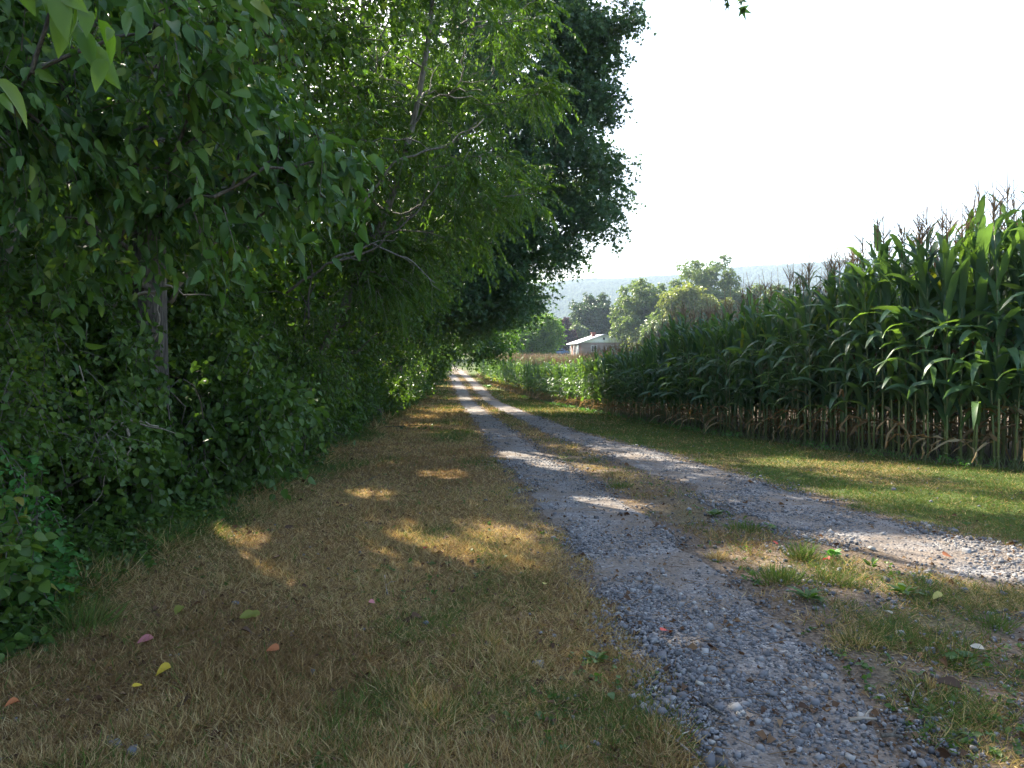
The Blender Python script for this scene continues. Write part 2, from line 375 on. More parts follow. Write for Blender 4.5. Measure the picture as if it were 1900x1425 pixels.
# ------------------------------------------------------------------ loose stones and grass blades
def stone_tpl(k):
    r = np.random.default_rng(k); V = []
    for z in (-1, 1):
        for x, y in ((-1, -1), (1, -1), (1, 1), (-1, 1)): V.append((x, y, z))
    V = np.array(V) * .5 * (1 + r.normal(size=(8, 3)) * .26); V[4:, :2] *= .72; V *= (1, .75, .5)
    return (V, np.array([(0, 3, 2, 1), (4, 5, 6, 7), (0, 1, 5, 4), (1, 2, 6, 5), (2, 3, 7, 6), (3, 0, 4, 7)]), np.zeros((0, 3), int))
STP = [stone_tpl(k) for k in range(10)]
def scatter(n, x0, x1, y0, y1, power=2.0):
    """more points near the camera"""
    u = rng.random(n)
    if power == 2: Y = 1 / (1 / y0 - u * (1 / y0 - 1 / y1))
    else: Y = y0 + (y1 - y0) * u
    return rng.uniform(x0, x1, n), Y
def stones():
    a = Acc(); n = 420000
    u = rng.random(n); Y = 1 / (1 / 2.0 - u * (1 / 2.0 - 1 / 26)); X = rng.uniform(-3, 6.5, n)
    lt, rt = zones(X, Y)
    j = fbm(X * 3, Y * 3, 21, 3); patch = sstep(.36, .58, fbm(X * 1.6, Y * 1.1, 77, 3))
    edge_n = 1 + (j - .5) * .9
    d = np.maximum(sstep(1.25, .9, lt / edge_n), sstep(1.35, .95, rt / edge_n)) * (.12 + .88 * patch)
    between = (X > ev(LT, Y)) & (X < ev(RT, Y) + .4)
    d = np.maximum(d, np.where(between, .05 + .25 * sstep(.55, .7, j), 0)); d = np.maximum(d, .012)
    d = np.where(X < ev(LT, Y) - 1, .002, d)
    k = rng.random(n) < d * .75; X, Y, d = X[k], Y[k], d[k]
    s = np.exp(rng.normal(math.log(.0095), .5, len(X))); s = np.clip(s, .006, .046) * np.maximum(1, Y / 7) ** .3
    for t in range(10):
        q = np.arange(len(X)) % 10 == t; m = q.sum()
        nn = nrm(np.array([0, 0, 1.]) + rng.normal(size=(m, 3)) * .35); dr = rng.normal(size=(m, 3)); dr[:, 2] *= .2
        P = np.stack([X[q], Y[q], gz(X[q], Y[q]) + .008 + s[q] * .12], 1)
        a.inst(STP[t], frames(dr, nn, s[q] * 1.25), P, np.clip(rng.beta(2.2, 2.6, m), 0, 1))
    tag(link("gravel", a.mesh("gravel", M_stone)), "loose grey crushed stone strewn over both wheel tracks", "gravel", None, "stuff")
stones()
BL = T_arr([(-.5, 0, 0), (.5, 0, 0), (-.38, .5, .06), (.38, .5, .06), (0, 1, -.08)], [(0, 1, 3, 2)], [(2, 3, 4)])
def blades(acc, X, Y, h, wd, v, lean=1.0, z0=None):
    n = len(X); d = rng.normal(size=(n, 3)) * lean; d[:, 2] = np.abs(rng.normal(.75, .35, n)) + .1
    F = frames(d, rvec(n), 1.0); F[:, :, 0] *= wd[:, None]; F[:, :, 1] *= h[:, None]; F[:, :, 2] *= h[:, None]
    acc.inst(BL, F, np.stack([X, Y, gz(X, Y) - .003 if z0 is None else z0], 1), v)
def grass():
    n = 900000; u = rng.random(n); y0, y1 = 2.1, 95; Y = 1 / (1 / y0 - u * (1 / y0 - 1 / y1)); t = rng.random(n)
    lo = np.maximum(ev(WE, Y) - .5, -Y * .75 - .4); hi = np.minimum(ev(CE, Y) + .3, Y * .75 + .5); hi = np.where(Y < 7, Y * .75 + .5, hi)
    X = lo + (hi - lo) * t; lt, rt = zones(X, Y)
    j = fbm(X * 2.2, Y * 2.2, 33, 4); j2 = fbm(X * 7, Y * 7, 35, 3)
    d = np.ones(n) * (.45 + .9 * sstep(.3, .6, j2))
    between = (X > ev(LT, Y)) & (X < ev(RT, Y))
    d = np.where(between, sstep(.36, .66, j * .55 + j2 * .45 + .10 * sstep(9, 20, Y)) * (.5 + .35 * sstep(7, 13, Y)) , d)
    wob = 1 + (j - .5) * 1.3
    d = d * sstep(.85, 1.35, lt / wob) * sstep(.85, 1.3, rt / wob)
    k = rng.random(n) < d * np.clip((hi - lo) / 7, .25, 1.2); X, Y, j, between = X[k], Y[k], j[k], between[k]
    m = len(X); g = greenness(X, Y); isg = rng.random(m) < np.clip(g * .85 + (j - .5) * between, .06, .92)
    pt = fbm(X * 1.1 + 5, Y * .8, 83, 4); v = np.where(isg, rng.uniform(.58, 1, m), np.clip(rng.uniform(-.14, .44, m) + (pt - .42) * .6, .02, .56))
    h = np.where(isg, rng.uniform(.03, .075, m), rng.uniform(.02, .065, m)) * (1 + .6 * (j > .6)) * np.clip(Y / 14, 1, 1.7)
    re = ev(RT, Y) + ev(RW, Y); h *= np.where(X > re, .8, 1)
    h *= 1 + 1.6 * np.exp(-((X - ev(WE, Y)) / .25) ** 2) * (j > .5)
    wd = rng.uniform(.0022, .0052, m) * np.maximum(1, Y / 5.5)
    a = Acc(); blades(a, X, Y, h * 1.15, wd, v, 1.25)
    tag(link("grass", a.mesh("grass", M_grass)), "short parched tan and green grass covering verges and middle strip", "grass", None, "stuff")
    return m
print("grass blades", grass())

# ------------------------------------------------------------------ trees
def make_branches(acc, trunk, r0, r1, targets, sides=9, limb=.35, mt=0):
    """trunk polyline + limbs joined to the nearest wood already grown"""
    trunk = np.asarray(trunk, float); n = len(trunk)
    tt = np.linspace(0, 1, n); fine = np.linspace(0, 1, n * 4)
    tp = np.stack([np.interp(fine, tt, trunk[:, k]) for k in range(3)], 1)
    k = np.ones(5) / 5; sm = tp.copy()
    for c in range(3): sm[2:-2, c] = np.convolve(tp[:, c], k, 'valid')
    tp = sm; rr = r0 + (r1 - r0) * fine; rr[:2] *= 1.25; rr = rr * (1 + rng.normal(size=len(rr)) * .03)
    tube(acc, tp, rr, sides, m=mt)
    st = max(2, int(len(tp) * .2))
    nodes = [tp[i] for i in range(st, len(tp))]; rad = [rr[i] * .75 for i in range(st, len(tp))]
    order = np.argsort(np.linalg.norm(targets - trunk[-1] * .5 - trunk[n // 2] * .5, axis=1)) if len(targets) else []
    for i in order:
        c = targets[i]; A = np.array(nodes); d = np.linalg.norm(A - c, axis=1) + 1.2 * np.maximum(0, A[:, 2] - c[2] + .3)
        j = int(np.argmin(d)); r = max(.012, rad[j] * .62 if rad[j] < r0 * .5 else r0 * limb)
        p = wander(A[j], c, 6, .05, .05); rs = np.linspace(r, max(.006, r * .3), 6)
        tube(acc, p, rs, 5 if r > .04 else 4, m=mt, cap=False)
        for q in range(2, 6): nodes.append(p[q]); rad.append(rs[q])

GAPS = [(-2.3, 6.2, 0, .3), (-.8, 6.0, 0, .35), (-.15, 5.9, 0, .4), (.1, 6.6, 0, .3), (2.1, 5.3, 0, .4), (3.1, 5.6, 0, .5), (3.9, 5.4, 0, .5), (.3, 12.8, 0, .45), (.9, 11.4, 0, .5), (-3.1, 25, 0, .6), (-2.6, 20.5, 0, .45),
        (4.6, 11.8, 0, .55), (5.4, 11.2, 0, .55), (6.2, 10.6, 0, .5), (5.0, 8.1, 0, .5), (4.0, 8.6, 0, .35), (5.6, 10.4, 1.4, .35), (6.1, 11.6, 1.5, .4), (-1.6, 8.6, 0, .25), (-.9, 10.5, 0, .3), (2.3, 12.6, 0, .35), (1.2, 8.0, 0, .3), (-2.6, 6.3, 1.1, .22)]   # openings in the canopy that let the sun through (x, y, z, radius)
def clump_sprays(acc, C, r, ns, leaf, size, L, K, out=None, org=(0, 0, 0), **kw):
    n = len(C); u = rvec(n * ns); rad = rng.random(n * ns) ** .45
    Cc = np.repeat(C, ns, 0); rr = np.repeat(np.broadcast_to(r, (n,)), ns)
    P = Cc + u * (rad * rr)[:, None] * np.array([1, 1, .75])
    D = u * .8 + rng.normal(size=u.shape) * .35 + np.array([0, 0, -.15])
    if out is not None: D = D + np.asarray(out) * .5
    ok = np.ones(len(P), bool); sun_d = np.array(sv)
    for gx, gy, gzz, gr_ in GAPS:
        q = P + np.asarray(org) - (gx, gy, gzz + float(gz(gx, gy))); tq = q @ sun_d; ok &= (np.linalg.norm(q - tq[:, None] * sun_d, axis=1) > gr_ + .12) | (tq < .2)
    P, D = P[ok], D[ok]
    sprays(acc, P - nrm(D) * L * .5, D, L * rng.uniform(.7, 1.3, len(P)), K, leaf, size, **kw)

def woods_keep(extra=None):
    """keep foliage off the drive: low foliage stops at the wood's edge, higher foliage may lean out"""
    def f(p):
        e = ev(WE, p[:, 1]); over = np.interp(p[:, 2] - gz(p[:, 0], p[:, 1]), [0, .8, 1.8, 2.6, 3.6, 5, 30], [-.4, -.1, .35, 1.3, 4.5, 9, 9])
        k = (p[:, 0] < e + over) & (p[:, 2] > gz(p[:, 0], p[:, 1]) + .25)
        if extra is not None: k &= extra(p)
        return k
    return f
def tree(label, trunk, r0, r1, env, leaf, size, mat, ns=26, L=.45, K=7, name="tree", cat="tree", group=None, bark=None, rc=(.6, 1.05), keep=woods_keep(), clumps=None, out=None, **kw):
    base = np.array(trunk[0], float); base[2] = gz(base[0], base[1])
    trunk = np.array(trunk, float); trunk[:, 2] += base[2]
    trunk[0, 2] -= .15
    C = np.concatenate([ellip(np.array(c) + (0, 0, base[2]), r, n, .42, keep) for c, r, n in env])
    root = thing(name, label, cat, base, 0, group)
    a = Acc(); make_branches(a, trunk - base, r0, r1, C - base)
    link("trunk", a.mesh("trunk", bark or M_bark, True), root)
    b = Acc(); clump_sprays(b, C - base, rng.uniform(rc[0], rc[1], len(C)), ns, leaf, size, L, K, out=out, org=base, **kw)
    link("crown", b.mesh("crown", [mat, bark or M_bark]), root)
    return root

SK = dict(droop=.7, up=.5)
tree("broad leaved tree whose low bough hangs over the verge at top left of the picture", [(-4.9, 3.0, 0), (-4.7, 3.3, 2), (-4.2, 3.8, 3.6), (-3.6, 4.3, 5)], .14, .06,
     [((-2.75, 4.4, 3.25), (1.75, 1.1, 1.15), 46), ((-4.2, 5.2, 3.4), (1.6, 1.6, 2.0), 30), ((-1.75, 4.6, 2.75), (.75, .6, .55), 14)], "ovate_hi", .092, M_broad, ns=17, L=.4, K=8, rc=(.18, .5), droop=.5, up=.6, side=.75, out=(1.0, -.1, -.45), vs=.6,
     keep=lambda p: (p[:, 1] > 3.0) & (p[:, 0] + .75 * (p[:, 2] - 2.6) < -.75) & (p[:, 2] > 1.7))
tree("stout straight trunk with furrowed grey bark standing just inside the wood", [(-3.95, 8.3, 0), (-3.95, 8.3, 2.5), (-3.9, 8.4, 6), (-4.0, 8.6, 10), (-4, 8.6, 13)], .20, .06,
     [((-4.2, 8.8, 7.5), (3.2, 3.2, 3.6), 70), ((-4.2, 8.8, 12.5), (3.2, 3.2, 3.0), 20), ((-3.6, 8.6, 4.6), (1.7, 2.0, 1.6), 26), ((-3.3, 7.7, 3.25), (1.3, .5, .6), 16)], "broad", .085, M_wood, ns=24)
tree("pale barked tree behind the bough with backlit yellow green leaves", [(-4.9, 11.2, 0), (-4.6, 11.2, 3), (-4.1, 11.2, 6), (-3.6, 11.3, 9.5), (-3.3, 11.4, 12)], .17, .05,
     [((-3.3, 11.6, 7.4), (3.0, 2.6, 4.4), 110), ((-3.3, 11.6, 13.5), (3.2, 3.0, 3.2), 32), ((-3.6, 11.6, 4.2), (1.3, 1.8, 1.4), 16)], "broad", .08, M_bright, ns=20, bark=M_bark2, v0=.6)
tree("slender tree leaning over the verge with drooping feather like leaves", [(-4.1, 13.6, 0), (-3.6, 13.2, 1.2), (-2.8, 12.6, 2.5), (-1.9, 12.3, 4.2), (-1.3, 12.2, 6.5), (-1.2, 12.2, 8.5)], .10, .03,
     [((-1.35, 12.6, 5.9), (2.2, 2.2, 3.4), 95), ((-2.4, 12.6, 3.3), (1.1, 1.3, 1.2), 18)], "lance_lo", .115, M_walnut, ns=20, L=.46, K=18, pinnate=True, droop=.35, out=(.5, -.2, -.2), bark=M_bark2, rc=(.45, .8))
tree("slim dark tree between the leaning tree and the tall maple", [(-4.5, 20, 0), (-4.4, 20, 4), (-4, 20, 8), (-3.8, 20, 12)], .16, .05,
     [((-3.2, 20, 8), (3.8, 3.8, 5.6), 150), ((-1.8, 21, 14.3), (4.4, 3.8, 3.2), 75), ((-3.6, 19, 3.2), (1.6, 3, 1.8), 30)], "broad_lo", .10, M_wood, ns=26, L=.5, K=8, rc=(.5, .85))
tree("tall dark maple reaching out over the drive", [(-4.7, 30, 0), (-4.5, 29.8, 3), (-3.6, 29.2, 7), (-2.4, 28.6, 12), (-1.6, 28.4, 16)], .30, .08,
     [((-.9, 28.3, 10), (5.3, 4.6, 6.6), 240), ((-1.2, 28.3, 17), (4.0, 4.0, 3.4), 34), ((-1.5, 29, 6.0), (4.6, 4.5, 4.0), 150), ((-1.6, 28.5, 3.9), (2.6, 3, 1.9), 40), ((2.4, 27.8, 14.2), (2.0, 2, 2.4), 34), ((2.6, 28.5, 8.0), (1.7, 2, 1.8), 22), ((2.2, 28.0, 11.4), (1.8, 2, 1.6), 24)], "star", .17, M_maple, ns=40, L=.55, K=7, rc=(.6, 1.1), keep=woods_keep(lambda p: p[:, 0] < np.interp(p[:, 2], [1.5, 4.2, 5.4, 6.4], [-.3, 1.0, 2.2, 9])))
tree("crooked tree with twin dark trunks at the foot of the tall maple", [(-4.3, 24.5, 0), (-4.5, 24.4, 1.6), (-4.0, 24.2, 3.4), (-4.3, 24.2, 6)], .17, .05,
     [((-4.0, 25, 4.4), (2.2, 3.0, 3.2), 60)], "broad_lo", .10, M_wood, ns=24, L=.5, K=8)
far = [(-6.0, 42, 9, 3.6), (-7.3, 55, 8.5, 3.8), (-9.4, 72, 9, 4.2), (-11.8, 92, 10, 4.6)]
FL = ["dark leafy tree beside the drive just beyond the tall maple", "second leafy tree along the drive beyond the tall maple", "leafy tree beside the far corn rows where the drive narrows", "last tree of the wood before the drive bends away"]
for (x, y, h, r), lb in zip(far, FL):
    tree(lb, [(x, y, 0), (x + .2, y, h * .4), (x + .5, y, h * .8)], .2, .06, [((x + .8, y, h * .58), (r, r, h * .42), 110), ((x + .6, y, 2.4), (r * .8, r, 2.2), 40)], "broad_lo", .2, M_wood, ns=20, L=.8, K=7, rc=(.8, 1.4), group="trees lining the left of the drive")
# woods behind the edge
spots = [(-7.6, 4.2), (-9.5, 8), (-7.2, 12.5), (-10, 15), (-7.6, 17.5), (-12, 10.5), (-8.2, 24), (-11, 20), (-13.5, 16), (-9, 33), (-12, 28), (-10.5, 42), (-13, 36), (-11, 52), (-12.5, 64), (-7.8, .5), (-6.4, 9.6), (-5.9, 16.2), (-6.3, 21.5)]
for i, (x, y) in enumerate(spots):
    h = (13.5, 11, 12.5, 10)[i % 4]
    tree(("straight trunked tree deep inside the shady wood", "yellow green tree deep inside the wood, lit from behind")[i % 2], [(x, y, 0), (x + .1, y, h * .35), (x - .2, y + .1, h * .7), (x + .1, y, h * .95)], .19, .05,
         [((x, y, h * .6), (3.3, 3.3, h * .40), 62), ((x, y, 2.6), (2.6, 2.6, 1.6), 22)], "broad_lo", .15, (M_wood, M_bright)[i % 2], ns=20, L=.7, K=8, rc=(.6, 1.0), keep=lambda p: p[:, 2] > .4, group=("dark trees inside the wood", "yellow green trees inside the wood")[i % 2])

# ------------------------------------------------------------------ corn
def corn_leaf(acc, base, az, L, wmax, th0, th1, v, nseg=9, twist=0.0, m=0, wave=.012, fold=.25):
    t = np.linspace(0, 1, nseg); th = th0 + (th1 - th0) * t ** 1.15
    ds = L / (nseg - 1); r = np.concatenate([[0], np.cumsum(np.sin(th[:-1]) * ds)]); z = np.concatenate([[0], np.cumsum(np.cos(th[:-1]) * ds)])
    ca, sa = math.cos(az), math.sin(az); side0 = np.array([-sa, ca, 0.])
    c = np.stack([r * ca, r * sa, z], 1) + base
    nrmv = np.stack([-np.cos(th) * ca, -np.cos(th) * sa, np.sin(th)], 1)
    wd = wmax * np.clip(np.interp(t, [0, .12, .4, .7, .9, 1], [.55, .85, 1, .8, .42, .02]), 0, 1) * .5
    tw = twist * t; ph = rng.random() * 6
    sd = side0[None] * np.cos(tw)[:, None] + nrmv * np.sin(tw)[:, None]; n2 = nrmv * np.cos(tw)[:, None] - side0[None] * np.sin(tw)[:, None]
    up = (fold * wd)[:, None] * n2
    A = c + sd * wd[:, None] + up + n2 * (wave * np.sin(t * 17 + ph))[:, None] * (t > .05)[:, None]
    B = c - sd * wd[:, None] + up + n2 * (wave * np.sin(t * 15 + ph + 2))[:, None] * (t > .05)[:, None]
    V = np.concatenate([A, c, B]); i = np.arange(nseg - 1); n = nseg
    Q = np.concatenate([np.stack([i, i + 1, n + i + 1, n + i], 1), np.stack([n + i, n + i + 1, 2 * n + i + 1, 2 * n + i], 1)])
    acc.add(V, Q, None, v, m)
def corn_parts(H, lod=0):
    """accumulators for stalk, leaves, dry leaves, tassel, ear of one plant about H tall to the tassel base"""
    st, lv, dr, ta, ea = Acc(), Acc(), Acc(), Acc(), Acc()
    lean = rng.normal(size=2) * .03; zs = np.linspace(0, H, 7 if lod == 0 else 4); b = lambda z: np.array([lean[0] * (z / H) ** 2 * H, lean[1] * (z / H) ** 2 * H, z])
    tube(st, [b(z) for z in zs], np.linspace(.0135, .005, len(zs)), 6 if lod == 0 else 3)
    if lod == 0:
        for z in np.arange(.12, H * .7, .19): tube(st, [b(z - .008), b(z + .008)], [.0165 - .003 * z, .0165 - .003 * z], 6)
        for k in range(6):
            a = k * 1.05; p = [b(.10), b(.05) + (math.cos(a) * .04, math.sin(a) * .04, 0), (math.cos(a) * .075, math.sin(a) * .075, -.02)]; tube(st, p, [.005, .005, .003], 3, .5, 0, False)
    az0 = rng.random() * math.pi; nl = 16 if lod == 0 else 10
    for k in range(nl):
        f = (k + .5) / nl; z = .08 * H + f * .90 * H; az = az0 + (k % 2) * math.pi + rng.normal() * .35
        if f < .13 + .05 * math.sin(az0 * 9):
            if rng.random() < .5: corn_leaf(dr, b(z), az, rng.uniform(.4, .7), rng.uniform(.025, .05), rng.uniform(.4, 1.6), rng.uniform(2.6, 3.5), rng.random(), 7 if lod == 0 else 4, rng.normal() * 1.2, wave=.02, fold=.7)
        else:
            up = f > .62
            L = rng.uniform(.65, .95) * (.5 if f > .88 else .75 if f > .78 else 1); th0 = rng.uniform(.1, .32) if up else rng.uniform(.25, .6); th1 = rng.uniform(.5, 2.3) if up else rng.uniform(1.9, 3.2)
            corn_leaf(lv, b(z), az, L, rng.uniform(.07, .105), th0, th1, .97 if rng.random() < .012 else np.clip(rng.normal(.5, .22), 0, .9), 9 if lod == 0 else 5, rng.normal() * .5)
    if not dr.V: corn_leaf(dr, b(.3 * H), az0, .5, .04, .8, 3.0, .5, 5)
    top = b(H); n = 9 if lod == 0 else 5
    tube(ta, [top - (0, 0, .1), top + (0, 0, .2), top + (lean[0], lean[1], .5 + rng.random() * .12)], [.007, .006, .003], 3, rng.random())
    for k in range(n):
        a = rng.random() * 6.28; z = rng.uniform(.06, .22); s = rng.uniform(.18, .3); e = rng.uniform(.35, .75)
        d = np.array([math.cos(a) * math.sin(e), math.sin(a) * math.sin(e), math.cos(e)])
        p0 = top + (0, 0, z); tube(ta, [p0, p0 + d * s * .5, p0 + d * s + (0, 0, -.02)], [.005, .0045, .0025], 3, rng.random(), 0, False)
    if lod == 0:
        a = az0 + rng.normal() * .3; z = H * .42; d = np.array([math.cos(a) * .3, math.sin(a) * .3, .95]); p0 = b(z) + (math.cos(a) * .015, math.sin(a) * .015, 0)
        tube(ea, [p0, p0 + d * .05, p0 + d * .13, p0 + d * .21, p0 + d * .25], [.008, .024, .027, .016, .005], 7, .5)
        for k in range(6): tube(ea, [p0 + d * .24, p0 + d * .29 + rng.normal(size=3) * .012, p0 + d * .30 + rng.normal(size=3) * .02 - (0, 0, .02)], [.003, .003, .002], 3, .5, 1, False)
    return st, lv, dr, ta, ea
M_husk = solid("corn_husk", (.09, .17, .05), .6); M_silk = solid("corn_silk", (.12, .05, .025), .9)
H0 = 2.55
protos = []
CG = [  # y range, row, label, group
    (0, 11.6, 0, "tall dark green corn stalk in the front row at the right edge of the picture", "front row corn, right end"),
    (11.6, 15, 0, "tall shaded corn stalk in the front row behind the sunlit verge with bare lower stem", "front row corn beside the sunlit verge"),
    (15, 24, 0, "shaded corn stalk in the front row midway along the drive", "front row corn midway along the drive"),
    (24, 40, 0, "sunlit yellow green corn stalk in the front row below the distant house", "front row corn below the house"),
    (40, 95, 0, "small looking corn stalk in the front row near the far end of the field", "front row corn at the far end"),
    (0, 95, 1, "corn stalk standing in the second row, half hidden behind the front row", "second row corn")]
for k in range(8):
    r = thing("corn_stalk", "", "corn")
    ps = corn_parts(H0 * (1 + .05 * math.sin(k * 2.1)))
    for nm, acc, mm in zip(("stalk", "leaves", "dry_leaves", "tassel", "ear"), ps, (M_stalk, M_corn, M_dry, M_tassel, [M_husk, M_silk])):
        link(nm, acc.mesh(nm, mm), r)
    protos.append(r)
# arc-length samples of the edge
ys = np.linspace(8.0, 88, 4000); xs = ev(CE, ys); ks = np.ones(120) / 120
xs = np.convolve(np.pad(xs, 60, 'edge'), ks, 'same')[60:-60]
sl_ = np.concatenate([[0], np.cumsum(np.hypot(np.diff(xs), np.diff(ys)))]); tx = np.gradient(xs, sl_); ty = np.gradient(ys, sl_)
def row_pts(off, step, jit=.05):
    s = np.arange(0, sl_[-1], step) + rng.normal(size=len(np.arange(0, sl_[-1], step))) * jit * .6
    X = np.interp(s, sl_, xs); Y = np.interp(s, sl_, ys); nx = np.interp(s, sl_, ty); ny = -np.interp(s, sl_, tx)
    return X + nx * off + rng.normal(size=len(s)) * .035, Y + ny * off
def cscale(X, Y): return np.interp(Y, [8, 9.5, 11, 13, 18, 25, 34, 90], [1.46, 1.44, 1.39, 1.29, 1.08, .81, .74, .86]) * (1 + (fbm(X * .5, Y * .5, 91, 2) - .5) * .16)
used = 0; plants = []
for row in (0, 1):
    X, Y = row_pts(.15 + .62 * row, .155); vis = (X < Y * .70 + .4)
    for x, y in zip(X[vis], Y[vis]): plants.append((row, x, y))
ind = [p for p in plants if p[0] == 0 and p[2] < 40.0]
ind = ind[:215] + [p for p in plants if p[0] == 1][:300 - min(215, len(ind))]
rest = [p for p in plants if p not in ind]
for i, (row, x, y) in enumerate(ind):
    r = protos[i] if i < 8 else copy_tree(protos[rng.integers(8)])
    s = float(cscale(x, y)) * rng.uniform(.94, 1.05); r.location = (x, y, float(gz(x, y))); r.rotation_euler = (rng.normal() * .025, rng.normal() * .025, rng.random() * 6.28); r.scale = (s * .97, s * .97, s)
    for a, b_, rw, lb, g in CG:
        if rw == row and a <= y < b_: tag(r, lb, "corn", g)
# the rest of the field as one mass
fa = Acc(); low = [corn_parts(H0, 1) for _ in range(5)]; mid_ = [corn_parts(H0, 0) for _ in range(4)]
def tpl_of(acc):
    V = np.concatenate(acc.V); Q = np.concatenate(acc.Q) if acc.Q else np.zeros((0, 4), int); T = np.concatenate(acc.T) if acc.T else np.zeros((0, 3), int)
    return V, Q, T, np.concatenate(acc.vq) if acc.vq else np.zeros(0), np.concatenate(acc.vt) if acc.vt else np.zeros(0)
def put(acc, accs, X, Y):
    t = rng.integers(len(accs), size=len(X))
    for k, parts in enumerate(accs):
        q = t == k; M = int(q.sum())
        if not M: continue
        a = rng.random(M) * 6.28; s = cscale(X[q], Y[q]) * rng.uniform(.93, 1.06, M); lx, ly = rng.normal(size=(2, M)) * .03
        Rm = np.zeros((M, 3, 3)); Rm[:, 0, 0] = np.cos(a) * s; Rm[:, 0, 1] = -np.sin(a) * s; Rm[:, 1, 0] = np.sin(a) * s; Rm[:, 1, 1] = np.cos(a) * s; Rm[:, 2, 2] = s; Rm[:, 0, 2] = lx; Rm[:, 1, 2] = ly
        P = np.stack([X[q], Y[q], gz(X[q], Y[q])], 1)
        for m, pa in enumerate(parts[:4]):
            V, Q, T, vq, vt = tpl_of(pa); n = len(V); off = (np.arange(M) * n)[:, None, None]
            acc.add(np.einsum('mij,nj->mni', Rm, V) + P[:, None], (Q[None] + off).reshape(-1, 4), (T[None] + off).reshape(-1, 3) if len(T) else None, (np.tile(vq, M), np.tile(vt, M)), m)
rx = np.array([p[1] for p in rest]); ry = np.array([p[2] for p in rest]); near = ry < 30
put(fa, mid_, rx[near], ry[near]); put(fa, low, rx[~near], ry[~near])
for row in range(2, 60):
    X, Y = row_pts(.15 + .62 * row if row < 6 else .15 + .62 * 6 + (row - 6) * 1.0, .16 if row < 4 else .26 if row < 12 else .6)
    k = (X < Y * .75 + 1.5) & (Y > 6) & ((row < 14) | (Y > 22)) & (X < 60); X, Y = X[k], Y[k]
    if row < 3: n_ = Y < 24; put(fa, mid_, X[n_], Y[n_]); put(fa, low, X[~n_], Y[~n_])
    else: put(fa, low, X, Y)
tag(link("corn_field", fa.mesh("corn_field", [M_stalk, M_corn, M_dry, M_tassel])), "dense rows of tasselled corn filling the field behind the front rows", "corn field", None, "stuff")

# ------------------------------------------------------------------ shrubs and undergrowth on the wood's edge
def shrub(label, loc, H, R, leaf, size, mat, n=14, ns=22, L=.3, K=7, name="shrub", rz=0, group=None, stems=6, **kw):
    z = float(gz(loc[0], loc[1])); root = thing(name, label, "shrub", (loc[0], loc[1], z), rz, group)
    C = ellip((0, 0, H * .52), (R, R, H * .46), n, .5); a = Acc()
    for k in range(stems):
        e = C[k % len(C)]; b = np.array([rng.normal() * .08, rng.normal() * .08, -.03]); tube(a, wander(b, e, 6, .07, .1), np.linspace(.014, .004, 6), 4, cap=False)
    link("stems", a.mesh("stems", M_bark, True), root)
    b = Acc(); clump_sprays(b, C, rng.uniform(.22, .38, len(C)) * max(.8, H / 1.8), ns, leaf, size, L, K, org=(loc[0], loc[1], z), **kw)
    link("foliage", b.mesh("foliage", [mat, M_bark]), root); return root
shrub("low bush with big soft green leaves spilling onto the dry verge below the furrowed trunk", (-3.25, 8.1), 2.1, .95, "broad_hi", .08, M_shrub, 30, 20, .35, 7, droop=.7, vs=.3)
shrub("small arching bush with large glossy leaves nearest the verge beside the dry grass", (-3.05, 9.2), 1.0, .55, "broad_hi", .10, M_broad, 12, 14, .3, 7, droop=.7)
shrub("fresh green seedling with paired oval leaflets at the lower left of the picture", (-3.0, 4.25), 1.15, .45, "round", .045, M_fresh, 10, 9, .32, 16, pinnate=True, droop=.1, up=1.0, side=1.0)
shrub("bramble with toothed heart shaped leaves trailing to the ground at the left margin", (-2.85, 3.85), .85, .38, "heart", .06, M_shrub, 14, 13, .24, 7, droop=.5, up=.8, v0=.6)
shrub("thicket of small leaved honeysuckle behind the seedling", (-3.7, 5.4), 1.7, .9, "round", .045, M_shrub, 30, 26, .3, 9)
shrub("tangled greenbrier mound between the seedling and the big leaved bush", (-3.45, 6.6), 1.3, .8, "heart", .07, M_shrub, 24, 18, .3, 7, droop=.6)
shrub("tall sapling cluster filling the gap left of the furrowed trunk", (-5.1, 6.6), 3.4, 1.2, "broad", .085, M_wood, 34, 20, .4, 7)
shrub("dense dark sapling at the left margin behind the honeysuckle", (-4.6, 4.6), 2.8, 1.1, "broad", .08, M_shrub, 34, 20, .35, 7)
sA = shrub("leafy bush along the foot of the wood", (-3.9, 11.2), 1.9, 1.1, "broad", .07, M_shrub, 26, 26, .32, 8, group="bushes along the foot of the wood")
sB = shrub("leafy bush along the foot of the wood", (-4.2, 13.2), 2.3, 1.2, "lance", .09, M_wood, 28, 26, .35, 9, group="bushes along the foot of the wood")
sC = shrub("leafy bush along the foot of the wood", (-4.1, 15.2), 1.5, 1.0, "round", .055, M_bright, 24, 26, .3, 9, v0=.35, group="bushes along the foot of the wood")
i = 0
for y in list(np.arange(17, 40, 1.5)) + list(np.arange(40, 100, 3.2)):
    c = copy_tree([sA, sB, sC][i % 3]); x = ev(WE, y) - .85 - .55 * math.sin(i * 1.9); s = (1 + .38 * math.sin(i * 2.7)) * (1.0 if y < 40 else 1.35)
    c.location = (x, y, float(gz(x, y))); c.rotation_euler = (0, 0, i * 1.3); c.scale = (s, s, s * (1 + .15 * math.sin(i))); i += 1
sD = shrub("taller bush filling the shade behind the wood's edge", (-5.2, 9.8), 3.2, 1.6, "broad_lo", .11, M_wood, 40, 26, .5, 8, group="tall bushes inside the wood")
